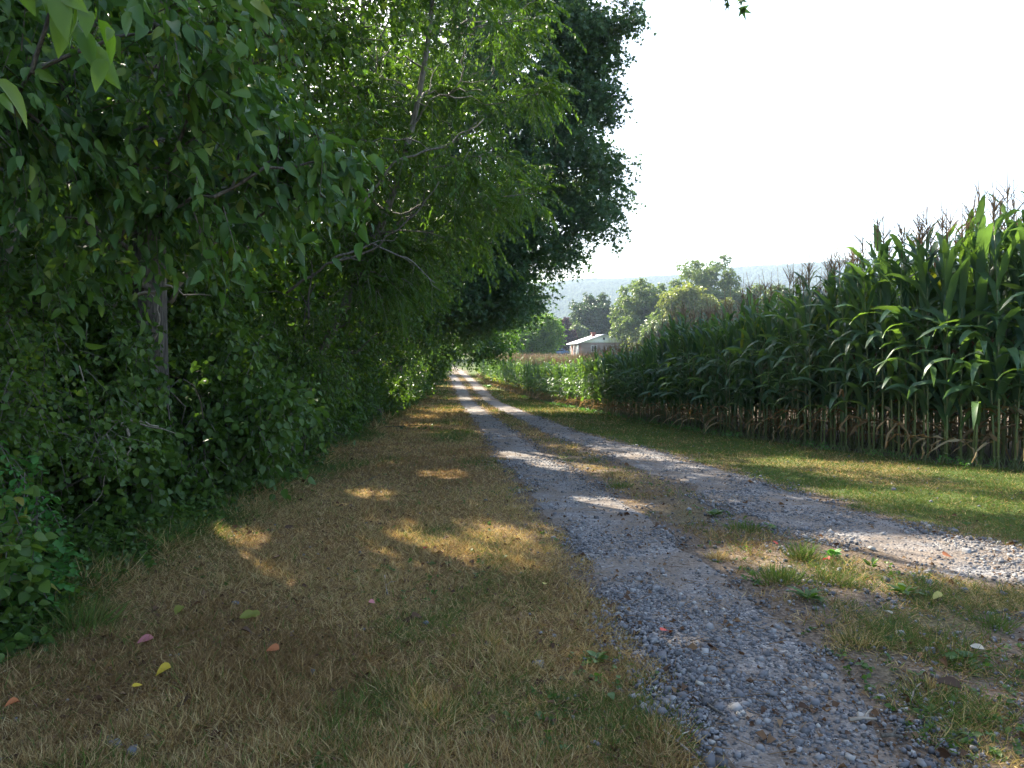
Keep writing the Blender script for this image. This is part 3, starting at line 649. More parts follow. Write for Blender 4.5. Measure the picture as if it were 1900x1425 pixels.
for i, (x, y) in enumerate([(-6.2, 7.3), (-5.6, 12.6), (-6.0, 3.6), (-5.4, 15.8), (-6.2, 19.5), (-5.9, 23.5), (-6.6, 28), (-7.2, 33), (-7.8, 39), (-8.4, 6), (-8.8, 10), (-8.5, 14), (-9, 19), (-9.6, 25), (-8.2, 46), (-9.2, 52), (-12, 6), (-12.5, 12.5), (-13, 20), (-12.5, 30), (-14, 40), (-15, 8), (-16, 15), (-16, 24), (-17, 33), (-17, 46), (-15, 56), (-20, 12), (-21, 22), (-22, 36), (-24, 50)]):
    c = copy_tree(sD); s = 1 + .2 * math.sin(i * 1.9) + (.45 if x < -11 else 0); c.location = (x, y, float(gz(x, y))); c.rotation_euler = (0, 0, i * 2.1); c.scale = (s, s, s * 1.1)
shrub("slim sapling with narrow leaves in front of the leaning tree's foot", (-3.35, 11.6), 2.9, .9, "lance", .085, M_wood, 26, 24, .32, 8)
shrub("sprawling sapling hiding the foot of the furrowed trunk", (-3.7, 7.35), 2.25, .8, "broad", .06, M_wood, 30, 26, .3, 8, v0=.35)
shrub("leafy young maple shoots covering the lower part of the furrowed trunk", (-3.42, 7.05), 1.95, .5, "broad", .075, M_shrub, 20, 22, .3, 7)
shrub("tall thin sapling with small leaves left of the furrowed trunk", (-4.3, 6.2), 3.0, .8, "lance", .07, M_shrub, 26, 24, .3, 8)
shrub("viny bush with small round leaves under the low bough", (-3.5, 4.9), 2.2, .55, "round", .042, M_wood, 20, 24, .28, 9)
shrub("sapling with drooping narrow leaves behind the small arching bush", (-3.7, 10.2), 3.1, .9, "lance", .095, M_walnut, 28, 22, .35, 9, droop=.6)
def debris():
    a = Acc(); n = 9000; u = rng.random(n); Y = 1 / (1 / 2.2 - u * (1 / 2.2 - 1 / 30)); X = rng.uniform(-3, 6, n); k = (X > ev(WE, Y)) & (X < ev(CE, Y)) & (fbm(X * 1.3, Y * 1.3, 41, 3) + .12 * (X < 1.5) > .52); X, Y = X[k], Y[k]; m = len(X)
    a.inst(leaf_mid(.35, .5, .6), frames(rvec(m) * (1, 1, .25), np.array([0, 0, 1.]) + rng.normal(size=(m, 3)) * .6, np.exp(rng.normal(math.log(.02), .5, m))), np.stack([X, Y, gz(X, Y) + rng.uniform(.01, .03, m)], 1), rng.random(m) ** 1.5)
    m = 2600; Y = 1 / (1 / 2.2 - rng.random(m) * (1 / 2.2 - 1 / 22)); X = rng.uniform(-3, 6, m); k = (X > ev(WE, Y)) & (X < ev(CE, Y)); X, Y = X[k], Y[k]; m = len(X); d = rvec(m) * (1, 1, .12); F = frames(d, rvec(m), 1.0); ln = rng.uniform(.03, .12, m); F[:, :, 0] *= .003; F[:, :, 1] *= ln[:, None]; F[:, :, 2] *= .003
    a.inst(T_arr([(-.5, 0, 0), (.5, 0, 0), (.5, 1, 0), (-.5, 1, 0), (0, 0, 1), (0, 1, 1)], [(0, 1, 2, 3), (1, 4, 5, 2), (4, 0, 3, 5)], []), F, np.stack([X, Y, gz(X, Y) + rng.uniform(.012, .03, m)], 1), rng.uniform(.5, 1, m))
    tag(link("dead_leaves", a.mesh("dead_leaves", M_litter)), "brown leaf crumbs and thin twigs littering verge and track", "leaf litter", None, "stuff")
    a = Acc(); m = 5200; Y = 1 / (1 / 2.3 - rng.random(m) * (1 / 2.3 - 1 / 26)); X = rng.uniform(-2.5, 5, m); lt, rt = zones(X, Y); q = fbm(X * 1.9, Y * 1.9, 45, 3); bt = (X > ev(LT, Y)) & (X < ev(RT, Y))
    k = (X > ev(WE, Y)) & (lt > 1.05) & (rt > 1.05) & (q > np.where(bt, .46, np.where(np.abs(lt - 1.8) < .8, .54, .66))); X, Y = X[k], Y[k]; m = len(X)
    sprays(a, np.stack([X, Y, gz(X, Y) + .008], 1), rvec(m) * (1, 1, .2) + np.array([0, 0, .35]), .045, 5, "round", .022, droop=.05, up=1.2, v0=.45, twig=False)
    tag(link("ground_weeds", a.mesh("ground_weeds", [M_shrub, M_bark])), "small broad leaved weeds creeping among the grass", "weeds", None, "stuff")
def undergrowth():
    a = Acc(); n = 15000; u = rng.random(n); Y = 1 / (1 / 2.6 - u * (1 / 2.6 - 1 / 95)); X = ev(WE, Y) - np.abs(rng.normal(size=n)) * .7 + rng.normal(size=n) * .07
    k = fbm(X * 2, Y * 2, 55, 3) > .36; X, Y = X[k], Y[k]; n = len(X)
    dist = ev(WE, Y) - X; h = np.clip(.05 + .3 * dist, .03, .42) * rng.uniform(.5, 1.3, n)
    P = np.stack([X, Y, gz(X, Y) + h * rng.random(n)], 1); D = rvec(n) + np.array([.35, -.1, .5])
    for j, (lf, sz) in enumerate((("broad", .05), ("heart", .05), ("lance", .075), ("round", .04))):
        q = np.arange(n) % 4 == j; sprays(a, P[q], D[q], np.clip(h[q] * .6 + .1, .1, .3), 6, lf, sz * 1.0, droop=.25, up=1, v0=.45, vs=.5)
    tag(link("undergrowth", a.mesh("undergrowth", [M_shrub, M_bark])), "low weeds and creepers along the foot of the wood", "weeds", None, "stuff")
    a = Acc(); n = 26000; Y = 1 / (1 / 3 - rng.random(n) * (1 / 3 - 1 / 40)); X = ev(WE, Y) - .3 - rng.random(n) * 4; q = rng.random(n)
    P = np.stack([X, Y, gz(X, Y) + .01], 1); a.inst(LF["broad_lo"], frames(rvec(n) * (1, 1, .15), np.array([0, 0, 1.]) + rng.normal(size=(n, 3)) * .3, rng.uniform(.04, .09, n)), P, q)
    tag(link("leaf_litter", a.mesh("leaf_litter", M_litter)), "brown leaf litter under the trees", "leaf litter", None, "stuff")
M_litter = leafmat("dead_leaf", [(0, (.06, .03, .015)), (.5, (.14, .075, .035)), (1, (.22, .14, .07))], .15, tcol=(1.2, .8, .5), rough=.8)
undergrowth(); debris()

# ------------------------------------------------------------------ background: house, car, far trees, hills
def quadbox(acc, x0, x1, y0, y1, z0, z1, m=0):
    V = [(x, y, z) for z in (z0, z1) for x, y in ((x0, y0), (x1, y0), (x1, y1), (x0, y1))]
    acc.add(V, [(0, 3, 2, 1), (4, 5, 6, 7), (0, 1, 5, 4), (1, 2, 6, 5), (2, 3, 7, 6), (3, 0, 4, 7)], None, .5, m)
def brick_mat():
    m, nt, o = newmat("red_brick"); p = N(nt, "ShaderNodeBsdfPrincipled"); p.inputs["Roughness"].default_value = .9
    tc = N(nt, "ShaderNodeTexCoord"); b = N(nt, "ShaderNodeTexBrick"); b.inputs["Scale"].default_value = 4; nt.links.new(tc.outputs["Object"], b.inputs[0])
    b.inputs["Color1"].default_value = (.26, .06, .04, 1); b.inputs["Color2"].default_value = (.18, .045, .03, 1); b.inputs["Mortar"].default_value = (.25, .18, .15, 1)
    nt.links.new(b.outputs[0], p.inputs[0]); nt.links.new(p.outputs[0], o.inputs[0]); return m
M_brick = brick_mat(); M_white = solid("white_paint", (.78, .77, .74), .6); M_roof = solid("light_roof_metal", (.62, .62, .62), .4, (.7, .7, .7), scale=1)
M_glass = solid("window_glass", (.03, .035, .04), .08); M_paint = solid("blue_car_paint", (.10, .18, .32), .25); M_rub = solid("tyre_rubber", (.02, .02, .02), .8)
hs = thing("brick_house", "low brick house with a white gable, pale roof and small chimney beyond the cornfield", "house", (18.0, 149, float(gz(18, 149))), R_(9))
a = Acc(); Wd, Ln, Hh, Pk = 4.5, 8.5, 2.65, 4.15
quadbox(a, -Wd, Wd, 0, Ln, -.4, Hh); link("wall", a.mesh("wall", M_brick), hs)
a = Acc(); a.add([(-Wd - .02, -.06, Hh + .01), (Wd + .02, -.06, Hh + .01), (0, -.06, Pk - .04), (-Wd - .02, .1, Hh + .01), (Wd + .02, .1, Hh + .01), (0, .1, Pk - .04)], [(0, 3, 4, 1), (1, 4, 5, 2), (2, 5, 3, 0)], [(0, 1, 2), (3, 5, 4)])
gb = link("gable", a.mesh("gable", M_white), hs); a = Acc(); quadbox(a, -.2, .2, -.12, -.065, 3.2, 3.65); link("vent", a.mesh("vent", M_glass), gb)
a = Acc(); ov = .45; sl2 = (Pk - Hh) / Wd
for sgn in (-1, 1):
    e = sgn * (Wd + ov + (.5 if sgn < 0 else 0)); ze = Pk - sl2 * abs(e)
    V = [(0, -.5, Pk), (e, -.5, ze), (e, Ln + .5, ze), (0, Ln + .5, Pk)]; V += [(x, y, z + .14) for x, y, z in V]
    a.add(V, [(0, 1, 2, 3), (4, 7, 6, 5), (0, 4, 5, 1), (1, 5, 6, 2), (2, 6, 7, 3)])
rf = link("roof", a.mesh("roof", M_roof), hs)
a = Acc(); quadbox(a, -1.5, -.8, 3.2, 4.0, Pk - 1.0, Pk + .45); quadbox(a, -1.57, -.73, 3.13, 4.07, Pk + .46, Pk + .58); link("chimney", a.mesh("chimney", M_brick), rf)
for y in (-.3, 3.0, 6.0):
    a = Acc(); quadbox(a, -Wd - .8, -Wd - .66, y, y + .15, -.4, 2.12); link("porch_post", a.mesh("porch_post", M_white), hs)
a = Acc(); quadbox(a, -Wd - .05, -Wd - .005, 3.4, 4.4, 0, 2.05); dr_ = link("door", a.mesh("door", M_white), hs)
a = Acc(); tube(a, [(-Wd - .12, 3.5, 1), (-Wd - .06, 3.5, 1)], .03, 6); link("handle", a.mesh("handle", M_roof), dr_)
for x in (-2.0, 1.6):
    a = Acc(); quadbox(a, x - .5, x + .5, -.03, -.005, .9, 2.0); wn = link("window", a.mesh("window", M_glass), hs)
    a = Acc()
    for b_ in ((x - .58, x - .5, .82, 2.08), (x + .5, x + .58, .82, 2.08), (x - .5, x + .5, 2.0, 2.08), (x - .5, x + .5, .82, .9), (x - .03, x + .03, .9, 2.0)): quadbox(a, b_[0], b_[1], -.07, -.032, b_[2], b_[3])
    link("frame", a.mesh("frame", M_white), wn)
# car beside the house
cr = thing("parked_car", "pale blue car parked beside the brick house, mostly hidden by the corn", "car", (9.0, 150, float(gz(9, 150))), R_(12))
prof = [(-2.2, .35), (-2.25, .8), (-1.5, .92), (-.75, 1.42), (.75, 1.45), (1.45, .98), (2.15, .88), (2.25, .4)]
def slab(acc, pr, yh, taper=0):
    n = len(pr); V = [(x, -yh + (taper if z > 1 else 0), z) for x, z in pr] + [(x, yh - (taper if z > 1 else 0), z) for x, z in pr]
    Q = [(i, (i + 1) % n, n + (i + 1) % n, n + i) for i in range(n)]; T = [(0, i + 1, i) for i in range(1, n - 1)] + [(n, n + i, n + i + 1) for i in range(1, n - 1)]
    acc.add(V, Q, T)
a = Acc(); slab(a, prof, .85, .12); link("body", a.mesh("body", M_paint), cr)
a = Acc(); slab(a, [(-1.25, .98), (-.72, 1.38), (.72, 1.38), (1.2, .98)], .87, .1); link("window", a.mesh("window", M_glass), cr)
for x in (-1.4, 1.4):
    for y in (-.8, .8):
        a = Acc(); tube(a, [(x, y - .1, .32), (x, y + .1, .32)], .32, 14); wl = link("wheel", a.mesh("wheel", M_rub), cr)
        a = Acc(); tube(a, [(x, y - .115 * np.sign(-y) - .01, .32), (x, y - .115 * np.sign(-y) + .01, .32)], .18, 10); link("rim", a.mesh("rim", M_roof), wl)

nk = lambda p: p[:, 2] > -3
tree("tree with low green boughs hanging over the drive where it narrows", [(-6.0, 47, 0), (-5.2, 46.6, 3), (-4.2, 46.3, 6)], .18, .06, [((-2.9, 46, 5.2), (3.0, 3.2, 2.6), 70), ((-1.5, 46, 3.6), (1.6, 2, 1.3), 22)], "broad_lo", .16, M_bright, ns=24, L=.7, K=7, rc=(.6, 1.0), v0=.35, keep=lambda p: p[:, 2] > 1.0)
def ftree(label, x, y, h, r, mat, leaf="broad_lo", size=.42, n=70, low=.3, cat="tree", name="tree", group=None, ns=30, rz=None, rc=(.7, 1.3)):
    cz = h * (1 + low) / 2; rzz = h * (1 - low) / 2
    return tree(label, [(x, y, 0), (x, y, h * .35), (x + .1, y, h * .8)], .025 * h, .05, [((x, y, cz), (r, r * .8, rzz), n)], leaf, size, mat, ns=ns, L=.8, K=6, keep=nk, rc=rc, name=name, cat=cat, group=group, twig=False)
ftree("round dense dark green tree rising behind the brick house", 19.5, 180, 14.4, 6.3, M_far1, n=190, low=.12, rc=(.9, 1.6))
ftree("smaller pale green tree left of the round dark tree", 15.3, 172, 7.0, 3.0, M_far2, n=45, low=.1)
ftree("copper leaved dark purple tree beside the brick house", 10.3, 166, 8.2, 3.1, M_purple, n=60, low=.1)
ftree("dark rounded small tree at the right gable corner of the house", 25, 172, 6.8, 3.0, M_far1, n=45, low=.05)
ftree("tall grey green tree immediately right of the round dark tree", 24.6, 142, 15.2, 6.2, M_far2, n=150, low=.04, rc=(.7, 1.7))
ftree("broad tree with yellowing crown above the corn tassels", 29.7, 124, 12.8, 5.6, M_far3, n=60, low=.45, rc=(.5, 1.7))
ftree("green tree below and behind the yellowing crown", 28.5, 128, 9.5, 7, M_far2, n=130, low=.0)
ftree("tallest pale green tree with an open ragged top", 39, 152, 20.2, 8.0, M_far2, n=150, low=.1, rc=(.7, 1.9))
ftree("hazy green tree standing low behind the tall corn on the right", 55, 165, 15.5, 7.0, M_far2, n=90, low=.1)
ftree("hazy green tree half hidden behind the highest tassels", 72, 175, 16, 8.0, M_far1, n=90, low=.1)
ftree("broad grey green tree filling in below the tallest tree", 36, 150, 13, 8.5, M_far2, n=130, low=.02, rc=(.8, 1.7))
ftree("pale rounded tree at the right end of the far group of trees", 49, 150, 14, 7.5, M_far2, n=120, low=.02, rc=(.8, 1.7))
ftree("small yellow green tree just above the corn right of the house", 23.5, 136, 5.4, 2.2, M_far3, n=28, low=.1)
ftree("bright green tree standing over the far end of the cornfield", 2.9, 108, 8.6, 4.0, M_bright, "broad_lo", .26, n=90, low=.12, ns=34)
for i, (x, y, h, r) in enumerate([(-3.5, 126, 9, 4.2), (-10, 134, 11, 5), (4.5, 136, 8, 4.5), (-18, 128, 12, 5), (-27, 120, 13, 6)]):
    ftree(["dark tree closing the view behind the bend of the drive", "dark tree left of the bend of the drive", "dark tree behind the bright green tree", "dark tree in the wood beyond the bend", "outermost dark tree beyond the bend"][i], x, y, h, r, M_wood, "broad_lo", .32, n=80, low=.08)
def hills():
    xs_ = np.arange(-1500, 2600, 16.); ys_ = np.concatenate([np.arange(380, 1000, 40.), np.arange(1000, 1800, 16.), np.arange(1800, 4200, 90.)])
    def zf(X, Y):
        ridge = np.interp(X, [-1500, -270, 110, 220, 400, 560, 900, 1600, 2600], [90, 118, 140, 146, 160, 176, 190, 170, 150]) * (1 + .06 * (fbm(X / 160, X * 0, 61, 3) - .5))
        rise = sstep(420, 1620, Y) ** 1.6 * sstep(4300, 2000, Y)
        return 2.5 + ridge * rise + (fbm(X / 70, Y / 70, 63, 4) - .5) * 10 * sstep(600, 1200, Y) - 3 * sstep(600, 380, Y)
    o = link("hills", gridmesh("hills", xs_, ys_, zf, M_hill)); tag(o, kind="structure")
    n = 34000; X = rng.uniform(-250, 1100, n); Y = rng.uniform(900, 1720, n)
    P = np.stack([X, Y, zf(X, Y) + 2], 1); a = Acc()
    th = np.arange(6) * math.pi / 3; tv = [(0, 0, 1.0)] + [(math.cos(t) * .8, math.sin(t) * .8, .55) for t in th] + [(math.cos(t + .5), math.sin(t + .5), -.2) for t in th]
    T = [(0, 1 + k, 1 + (k + 1) % 6) for k in range(6)]; Q = [(1 + k, 7 + k, 7 + (k + 1) % 6, 1 + (k + 1) % 6) for k in range(6)]
    s = rng.uniform(2.5, 5.2, n); F = frames(rvec(n) * (1, 1, .1), np.array([0, 0, 1.]) + rng.normal(size=(n, 3)) * .15, s)
    a.inst(T_arr(tv, Q, T), F, P, rng.random(n))
    tag(link("forest", a.mesh("forest", M_forest, True)), "hazy blue wooded hillside behind the house and trees", "forest", None, "stuff")
M_hill = solid("hill_green", (.03, .05, .025), .95, (.07, .10, .04), scale=.02)
M_forest = leafmat("forest_crown", [(0, (.02, .04, .018)), (1, (.05, .075, .03))], .05, rough=.9, spec=.05)
hills()

# ------------------------------------------------------------------ fine things on the ground
def at(px, py):
    """point of the ground seen at this place of the photograph, in metres"""
    Y = 3.0
    for _ in range(60): Y = .5 * Y + .5 * 1408 * (1.55 - float(gz((px - 950) / 1408 * Y, Y))) / (py - 655)
    X = (px - 950) / 1408 * Y; return X, Y, float(gz(X, Y))
def leafcol(name, c): return leafmat(name, [(0, tuple(.7 * k for k in c)), (1, c)], .25, tcol=(1.1, 1, .9), rough=.6)
LC = dict(red=leafcol("red_leaf", (.42, .05, .035)), pink=leafcol("pink_leaf", (.55, .2, .2)), yellow=leafcol("yellow_leaf", (.6, .42, .04)), lemon=leafcol("lemon_leaf", (.62, .56, .16)),
          olive=leafcol("olive_leaf", (.22, .22, .04)), brown=leafcol("brown_leaf", (.10, .055, .03)), orange=leafcol("orange_leaf", (.5, .17, .06)), pale=leafcol("pale_leaf", (.5, .46, .36)), green=leafcol("green_leaf", (.1, .17, .05)))
FLV = [(1230, 1190, .085, 'red', "curled bright red leaf on the left wheel track"), (1762, 1124, .085, 'lemon', "large pale yellow leaf on bare dirt near the right edge"),
       (1757, 1042, .085, 'orange', "salmon red leaf on the sunlit gravel at the right edge"), (1447, 1023, .055, 'red', "small red leaf beside the tall grass tuft"),
       (275, 1203, .085, 'pink', "pink oval leaf on the dry grass at the lower left"), (308, 1262, .075, 'yellow', "folded deep yellow leaf with dark spots below the pink leaf"),
       (232, 1300, .045, 'yellow', "small yellow leaf at the lower left below the folded one"), (467, 1158, .09, 'olive', "ragged olive green leaf on the dry grass"),
       (330, 1142, .07, 'olive', "yellowing round leaf above the pink leaf"), (512, 1226, .065, 'orange', "rust red leaf flat on the dry grass"),
       (692, 1136, .05, 'pink', "faded pink leaf in the middle of the grass verge"), (785, 1031, .045, 'red', "tiny red leaf at the edge of the sunlit grass"),
       (330, 1337, .09, 'brown', "dark brown curled leaf near the bottom left"), (500, 1050, .09, 'brown', "brown crumpled leaf on a bare patch of the verge"),
       (1012, 1097, .045, 'lemon', "cream coloured small leaf in green grass by the track"), (1555, 1168, .075, 'brown', "upright dark brown leaf between the weeds"),
       (1545, 1052, .06, 'red', "dark red leaf at the foot of the bright seedling"), (1800, 1305, .11, 'brown', "big dead brown leaf near the lower right corner"),
       (1665, 1158, .06, 'pale', "pale withered leaf beside the brown one"), (1815, 1218, .07, 'pale', "grey withered leaf low at the right"),
       (525, 990, .08, 'brown', "dark dead leaf far up the verge under the bushes"), (110, 1085, .1, 'orange', "rusty leaf caught below the bramble"),
       (440, 1190, .06, 'brown', "slender brown leaf beside the olive leaf"), (1135, 1312, .05, 'green', "green leaf scrap on the stony verge"), (635, 945, .06, 'brown', "small brown leaf on the pale upper verge"),
       (20, 1330, .06, 'orange', "orange brown leaf at the left edge near the bottom"), (400, 945, .06, 'pale', "silvery leaf under the big leaved bush")]
for px, py, s, c, lb in FLV:
    a = Acc(); X, Y, Z = at(px, py); n = 2 if c in ('yellow', 'olive') and s > .08 else 1
    for k in range(n):
        d = rvec(1) * (1, 1, .15); a.inst(leaf_hi(rng.uniform(.3, .42), rng.uniform(-.2, .5), rng.uniform(.1, .9)), frames(d, np.array([[0, -.3, 1.]]) + rng.normal(size=(1, 3)) * .25, s * (1 - .2 * k)), np.array([[k * .03, 0, .02]]), rng.random())
    o = link("fallen_leaf", a.mesh("fallen_leaf", LC[c]), None, (X, Y, Z + .02)); tag(o, lb, "leaf", "coloured leaves fallen on the grass and gravel")
TW = [([(1305, 1308), (1325, 1330), (1352, 1348)], .007, 'd', "dark stick lying across the edge of the left track"), ([(1238, 1378), (1262, 1398), (1286, 1418)], .007, 'p', "pale bent stick near the bottom beside the left track"),
      ([(1588, 1357), (1615, 1354), (1640, 1356)], .009, 'p', "short pale thick stick on the gravel near the bottom"), ([(1648, 1388), (1690, 1391)], .010, 'd', "short stub of bark below the pale thick stick"),
      ([(1701, 1325), (1709, 1300), (1713, 1290)], .006, 'p', "small upright looking twig in the dirt"), ([(711, 1076), (713, 1096), (716, 1112)], .005, 'p', "thin forked twig standing in the dry verge"),
      ([(1190, 942), (1212, 952)], .009, 'd', "dark stick at the edge of the middle strip"), ([(660, 905), (700, 885), (745, 893)], .004, 'd', "long thin curved twig on the upper verge")]
for pts, r, c, lb in TW:
    P = [np.array(at(*p)) + (0, 0, r + .012) for p in pts]
    if len(P) == 2: P.insert(1, (P[0] + P[1]) / 2 + (0, 0, .004))
    b = P[0].copy(); P = [p - b for p in P]; a = Acc(); tube(a, P, np.linspace(r, r * .6, len(P)), 6)
    if len(P) > 2: tube(a, [P[1], P[1] + (.03, .02, .02), P[1] + (.06, .05, .015)], [r * .6, r * .5, r * .3], 5)
    tag(link("twig", a.mesh("twig", M_dead if c == 'p' else M_bark), None, b), lb, "twig", "sticks lying on the ground")
ST = [(1107, 965, .075, .2, "flat dark stone on the left track"), (1692 + 110, 1029, .08, .75, "flat pale stone in the sun at the right edge of the track"), (1858, 1029, .07, .8, "second flat pale stone near the right border"),
      (1735, 1218, .07, .5, "flat grey slab of stone in the dirt at right"), (905, 1205, .045, .6, "white pebble on the grass beside the left track"), (1085, 963, .06, .6, "light stone next to the flat dark stone"),
      (185, 1392, .05, .55, "grey stone half sunk in grass, left one of the bottom left cluster"), (203, 1402, .06, .65, "larger grey stone in the middle of the bottom left cluster"), (232, 1412, .055, .4, "rounded grey stone, lowest of the bottom left cluster"), (262, 1388, .045, .5, "small stone, right one of the bottom left cluster"),
      (432, 1127, .05, .35, "grey stone in the dry verge above the olive leaf"), (1610, 1345, .05, .9, "white chip of limestone above the pale stick"), (998, 1245, .06, .6, "pale stone among dead grass at the track edge")]
for px, py, s, v, lb in ST:
    a = Acc(); a.inst(stone_tpl(int(rng.integers(900))), frames(rvec(1) * (1, 1, 0), np.array([[0, 0, 1.]]), s), np.zeros((1, 3)), v); X, Y, Z = at(px, py)
    me = a.mesh("stone", M_stone); o = link("stone", me, None, (X, Y, Z + s * .16)); tag(o, lb, "stone")
    bv = o.modifiers.new("bevel", 'BEVEL'); bv.width = s * .08; bv.segments = 2
def tuft(label, px, py, h, r, n, vr, name="grass_tuft", cat="grass"):
    X, Y, Z = at(px, py); a = Acc(); m = n; x = np.clip(rng.normal(size=m) * .3, -.55, .55) * r; y = np.clip(rng.normal(size=m) * .3, -.55, .55) * r
    d = np.stack([x / r * 1.8, y / r * 1.8, np.full(m, 1.0)], 1) + rng.normal(size=(m, 3)) * .3; F = frames(d, rvec(m)); hh = h * rng.uniform(.5, 1.1, m)
    F[:, :, 0] *= .006; F[:, :, 1] *= hh[:, None]; F[:, :, 2] *= (hh * 1.8)[:, None]
    a.inst(BL, F, np.stack([x, y, x * 0], 1), rng.uniform(vr[0], vr[1], m)); tag(link(name, a.mesh(name, M_grass), None, (X, Y, Z)), label, cat)
tuft("tall bright green grass tuft between the two wheel tracks", 1492, 1040, .17, .14, 170, (.7, 1))
tuft("spreading sunlit grass clump below the tall tuft", 1450, 1078, .11, .28, 300, (.62, 1))
tuft("low grass clump right of the sunlit one", 1545, 1085, .08, .22, 170, (.55, .95))
tuft("dry straw coloured tuft beside the left track", 1335, 1040, .07, .12, 130, (.15, .45))
tuft("dark green tuft on the middle strip, higher up", 1385, 985, .08, .25, 220, (.7, 1))
tuft("small green tuft near the lower right corner", 1860, 1170, .09, .2, 160, (.6, 1))
tuft("withered grass tuft low in the dirt at right", 1600, 1200, .08, .2, 170, (.1, .8))
tuft("dry bushy tuft near the bottom right", 1740, 1290, .08, .14, 110, (.0, .6))
tuft("green and straw mixed tuft on the middle strip", 1150, 905, .08, .25, 200, (.5, 1))
tuft("rank tall grass at the foot of the bramble", 130, 1170, .2, .3, 260, (.55, .95))
tuft("grass sprouting under the big leaved bush", 330, 1000, .2, .35, 300, (.55, .95))
def weed(label, px, py, r, n, mat, leaf="lance", up=.35, sz=None):
    X, Y, Z = at(px, py); a = Acc(); an = np.arange(n) * 2.4 + rng.random(n) * .5
    d = np.stack([np.cos(an), np.sin(an), rng.uniform(.1, up * 2, n)], 1); a.inst(LF[leaf], frames(d, np.array([0, 0, 1.]) + rng.normal(size=(n, 3)) * .2, r * rng.uniform(.6, 1.1, n)), np.stack([np.cos(an) * .01, np.sin(an) * .01, rng.uniform(0, .03, n)], 1), rng.uniform(.2, .9, n))
    tag(link("weed", a.mesh("weed", mat), None, (X, Y, Z + .005)), label, "weed")
weed("bright yellow green seedling in the sun right of the tall tuft", 1549, 1040, .08, 14, M_fresh, "broad", .8)
weed("dandelion like rosette with dark pointed leaves in front of the sunlit clump", 1508, 1120, .13, 16, M_shrub, "lance", .4)
weed("dark leafy weed left of the big yellow leaf", 1688, 1110, .12, 15, M_shrub, "lance", .5)
weed("spindly weed right of the low grass clump", 1625, 1060, .09, 10, M_shrub, "lance", .9)
weed("flat plantain weed near the right border", 1800, 1240, .1, 10, M_olive if False else M_shrub, "broad", .2)
weed("clover patch on the upper middle strip", 1330, 960, .09, 18, M_shrub, "round", .3)
weed("broad leaved weed in the grass beside the left track", 1110, 1240, .07, 12, M_shrub, "broad", .3)
weed("small plantain in the middle strip by the right track", 1430, 985, .08, 10, M_broad, "broad", .3)
weed("pale lit dock plant at the foot of the far corn", 905, 718, .45, 14, M_fresh, "broad", .5)
# weeds growing along the foot of the corn
def cornfoot():
    a = Acc(); X, Y = row_pts(-.12, .05, .1); k = (fbm(X * 1.5, Y * 1.5, 71, 2) > .42) & (Y < 45); X, Y = X[k] + rng.normal(size=k.sum()) * .12, Y[k]; m = len(X)
    sprays(a, np.stack([X, Y, gz(X, Y) + .02], 1), rvec(m) * (.6, .6, .3) + np.array([0, 0, .7]), .16, 6, "lance_lo", .05, droop=.1, v0=.7)
    tag(link("field_edge_weeds", a.mesh("field_edge_weeds", [M_fresh, M_bark])), "low green weeds along the foot of the front corn row", "weeds", None, "stuff")
cornfoot()
# cut leafy twigs lying on the verge
X, Y, Z = at(765, 797); t_ = thing("leafy_twig", "broken green leafy twig lying on the verge by the wood", "twig", (X, Y, Z + .05)); a = Acc()
P = np.array([[-.6, 0, .03], [-.2, .1, .03], [.3, -.1, .03], [0, .25, .03]]); sprays(a, P, np.array([[1, .1, .05], [1, -.2, .05], [1, .2, 0], [.6, .5, .1]]), .6, 9, "broad", .09, droop=0, up=1); link("leaves", a.mesh("leaves", [M_shrub, M_bark]), t_)
a = Acc(); tube(a, [(-.7, 0, .02), (0, .08, .04), (.7, 0, .03)], [.01, .008, .004], 5); link("stem", a.mesh("stem", M_bark), t_)
# dead branches, vines and hanging twigs
def deadwood(label, pts, r, mat=None, name="dead_branch", cat="branch", forks=2):
    P = np.array(pts, float); b = P[0].copy(); P = P - b; t = np.linspace(0, 1, len(P)); f = np.linspace(0, 1, len(P) * 4); Q = np.stack([np.interp(f, t, P[:, k]) for k in range(3)], 1); Q[1:-1] += rng.normal(size=(len(f) - 2, 3)) * r * .6
    a = Acc(); tube(a, Q, np.linspace(r, r * .35, len(f)), 6)
    for k in range(forks):
        i = rng.integers(len(f) // 3, len(f) - 2); d = rvec(1)[0] * .5 + nrm(Q[i + 1] - Q[i - 1]); e = Q[i] + nrm(d) * rng.uniform(.15, .4); tube(a, wander(Q[i], e, 4, .1), np.linspace(r * .5, r * .2, 4), 4, cap=False)
    tag(link(name, a.mesh(name, mat or M_dead, True), None, b), label, cat)
deadwood("pale curved dead branch arching over the dark hollow in the thicket", [(-3.7, 6.3, .72), (-3.4, 6.15, .98), (-3.1, 6.1, 1.03), (-2.85, 6.1, .96)], .016)
deadwood("short broken branch stub hanging below the arched dead branch", [(-3.15, 6.1, 1.0), (-3.05, 6.05, .85), (-3.08, 6.05, .68)], .016, forks=0)
deadwood("thin grey vine hanging in front of the thicket", [(-3.45, 6.05, 1.45), (-3.32, 6.0, 1.05), (-3.22, 6.0, .7), (-3.27, 6.0, .4), (-3.6, 5.9, .1)], .006, name="hanging_vine", cat="vine", forks=0)
deadwood("bare branch resting against the furrowed trunk", [(-4.2, 7.75, 1.95), (-3.85, 7.7, 2.1), (-3.45, 7.65, 2.22), (-3.3, 7.6, 2.18)], .022)
deadwood("crooked dead twig right of the furrowed trunk", [(-3.62, 7.6, 1.6), (-3.5, 7.55, 1.85), (-3.5, 7.55, 2.15)], .014, forks=1)
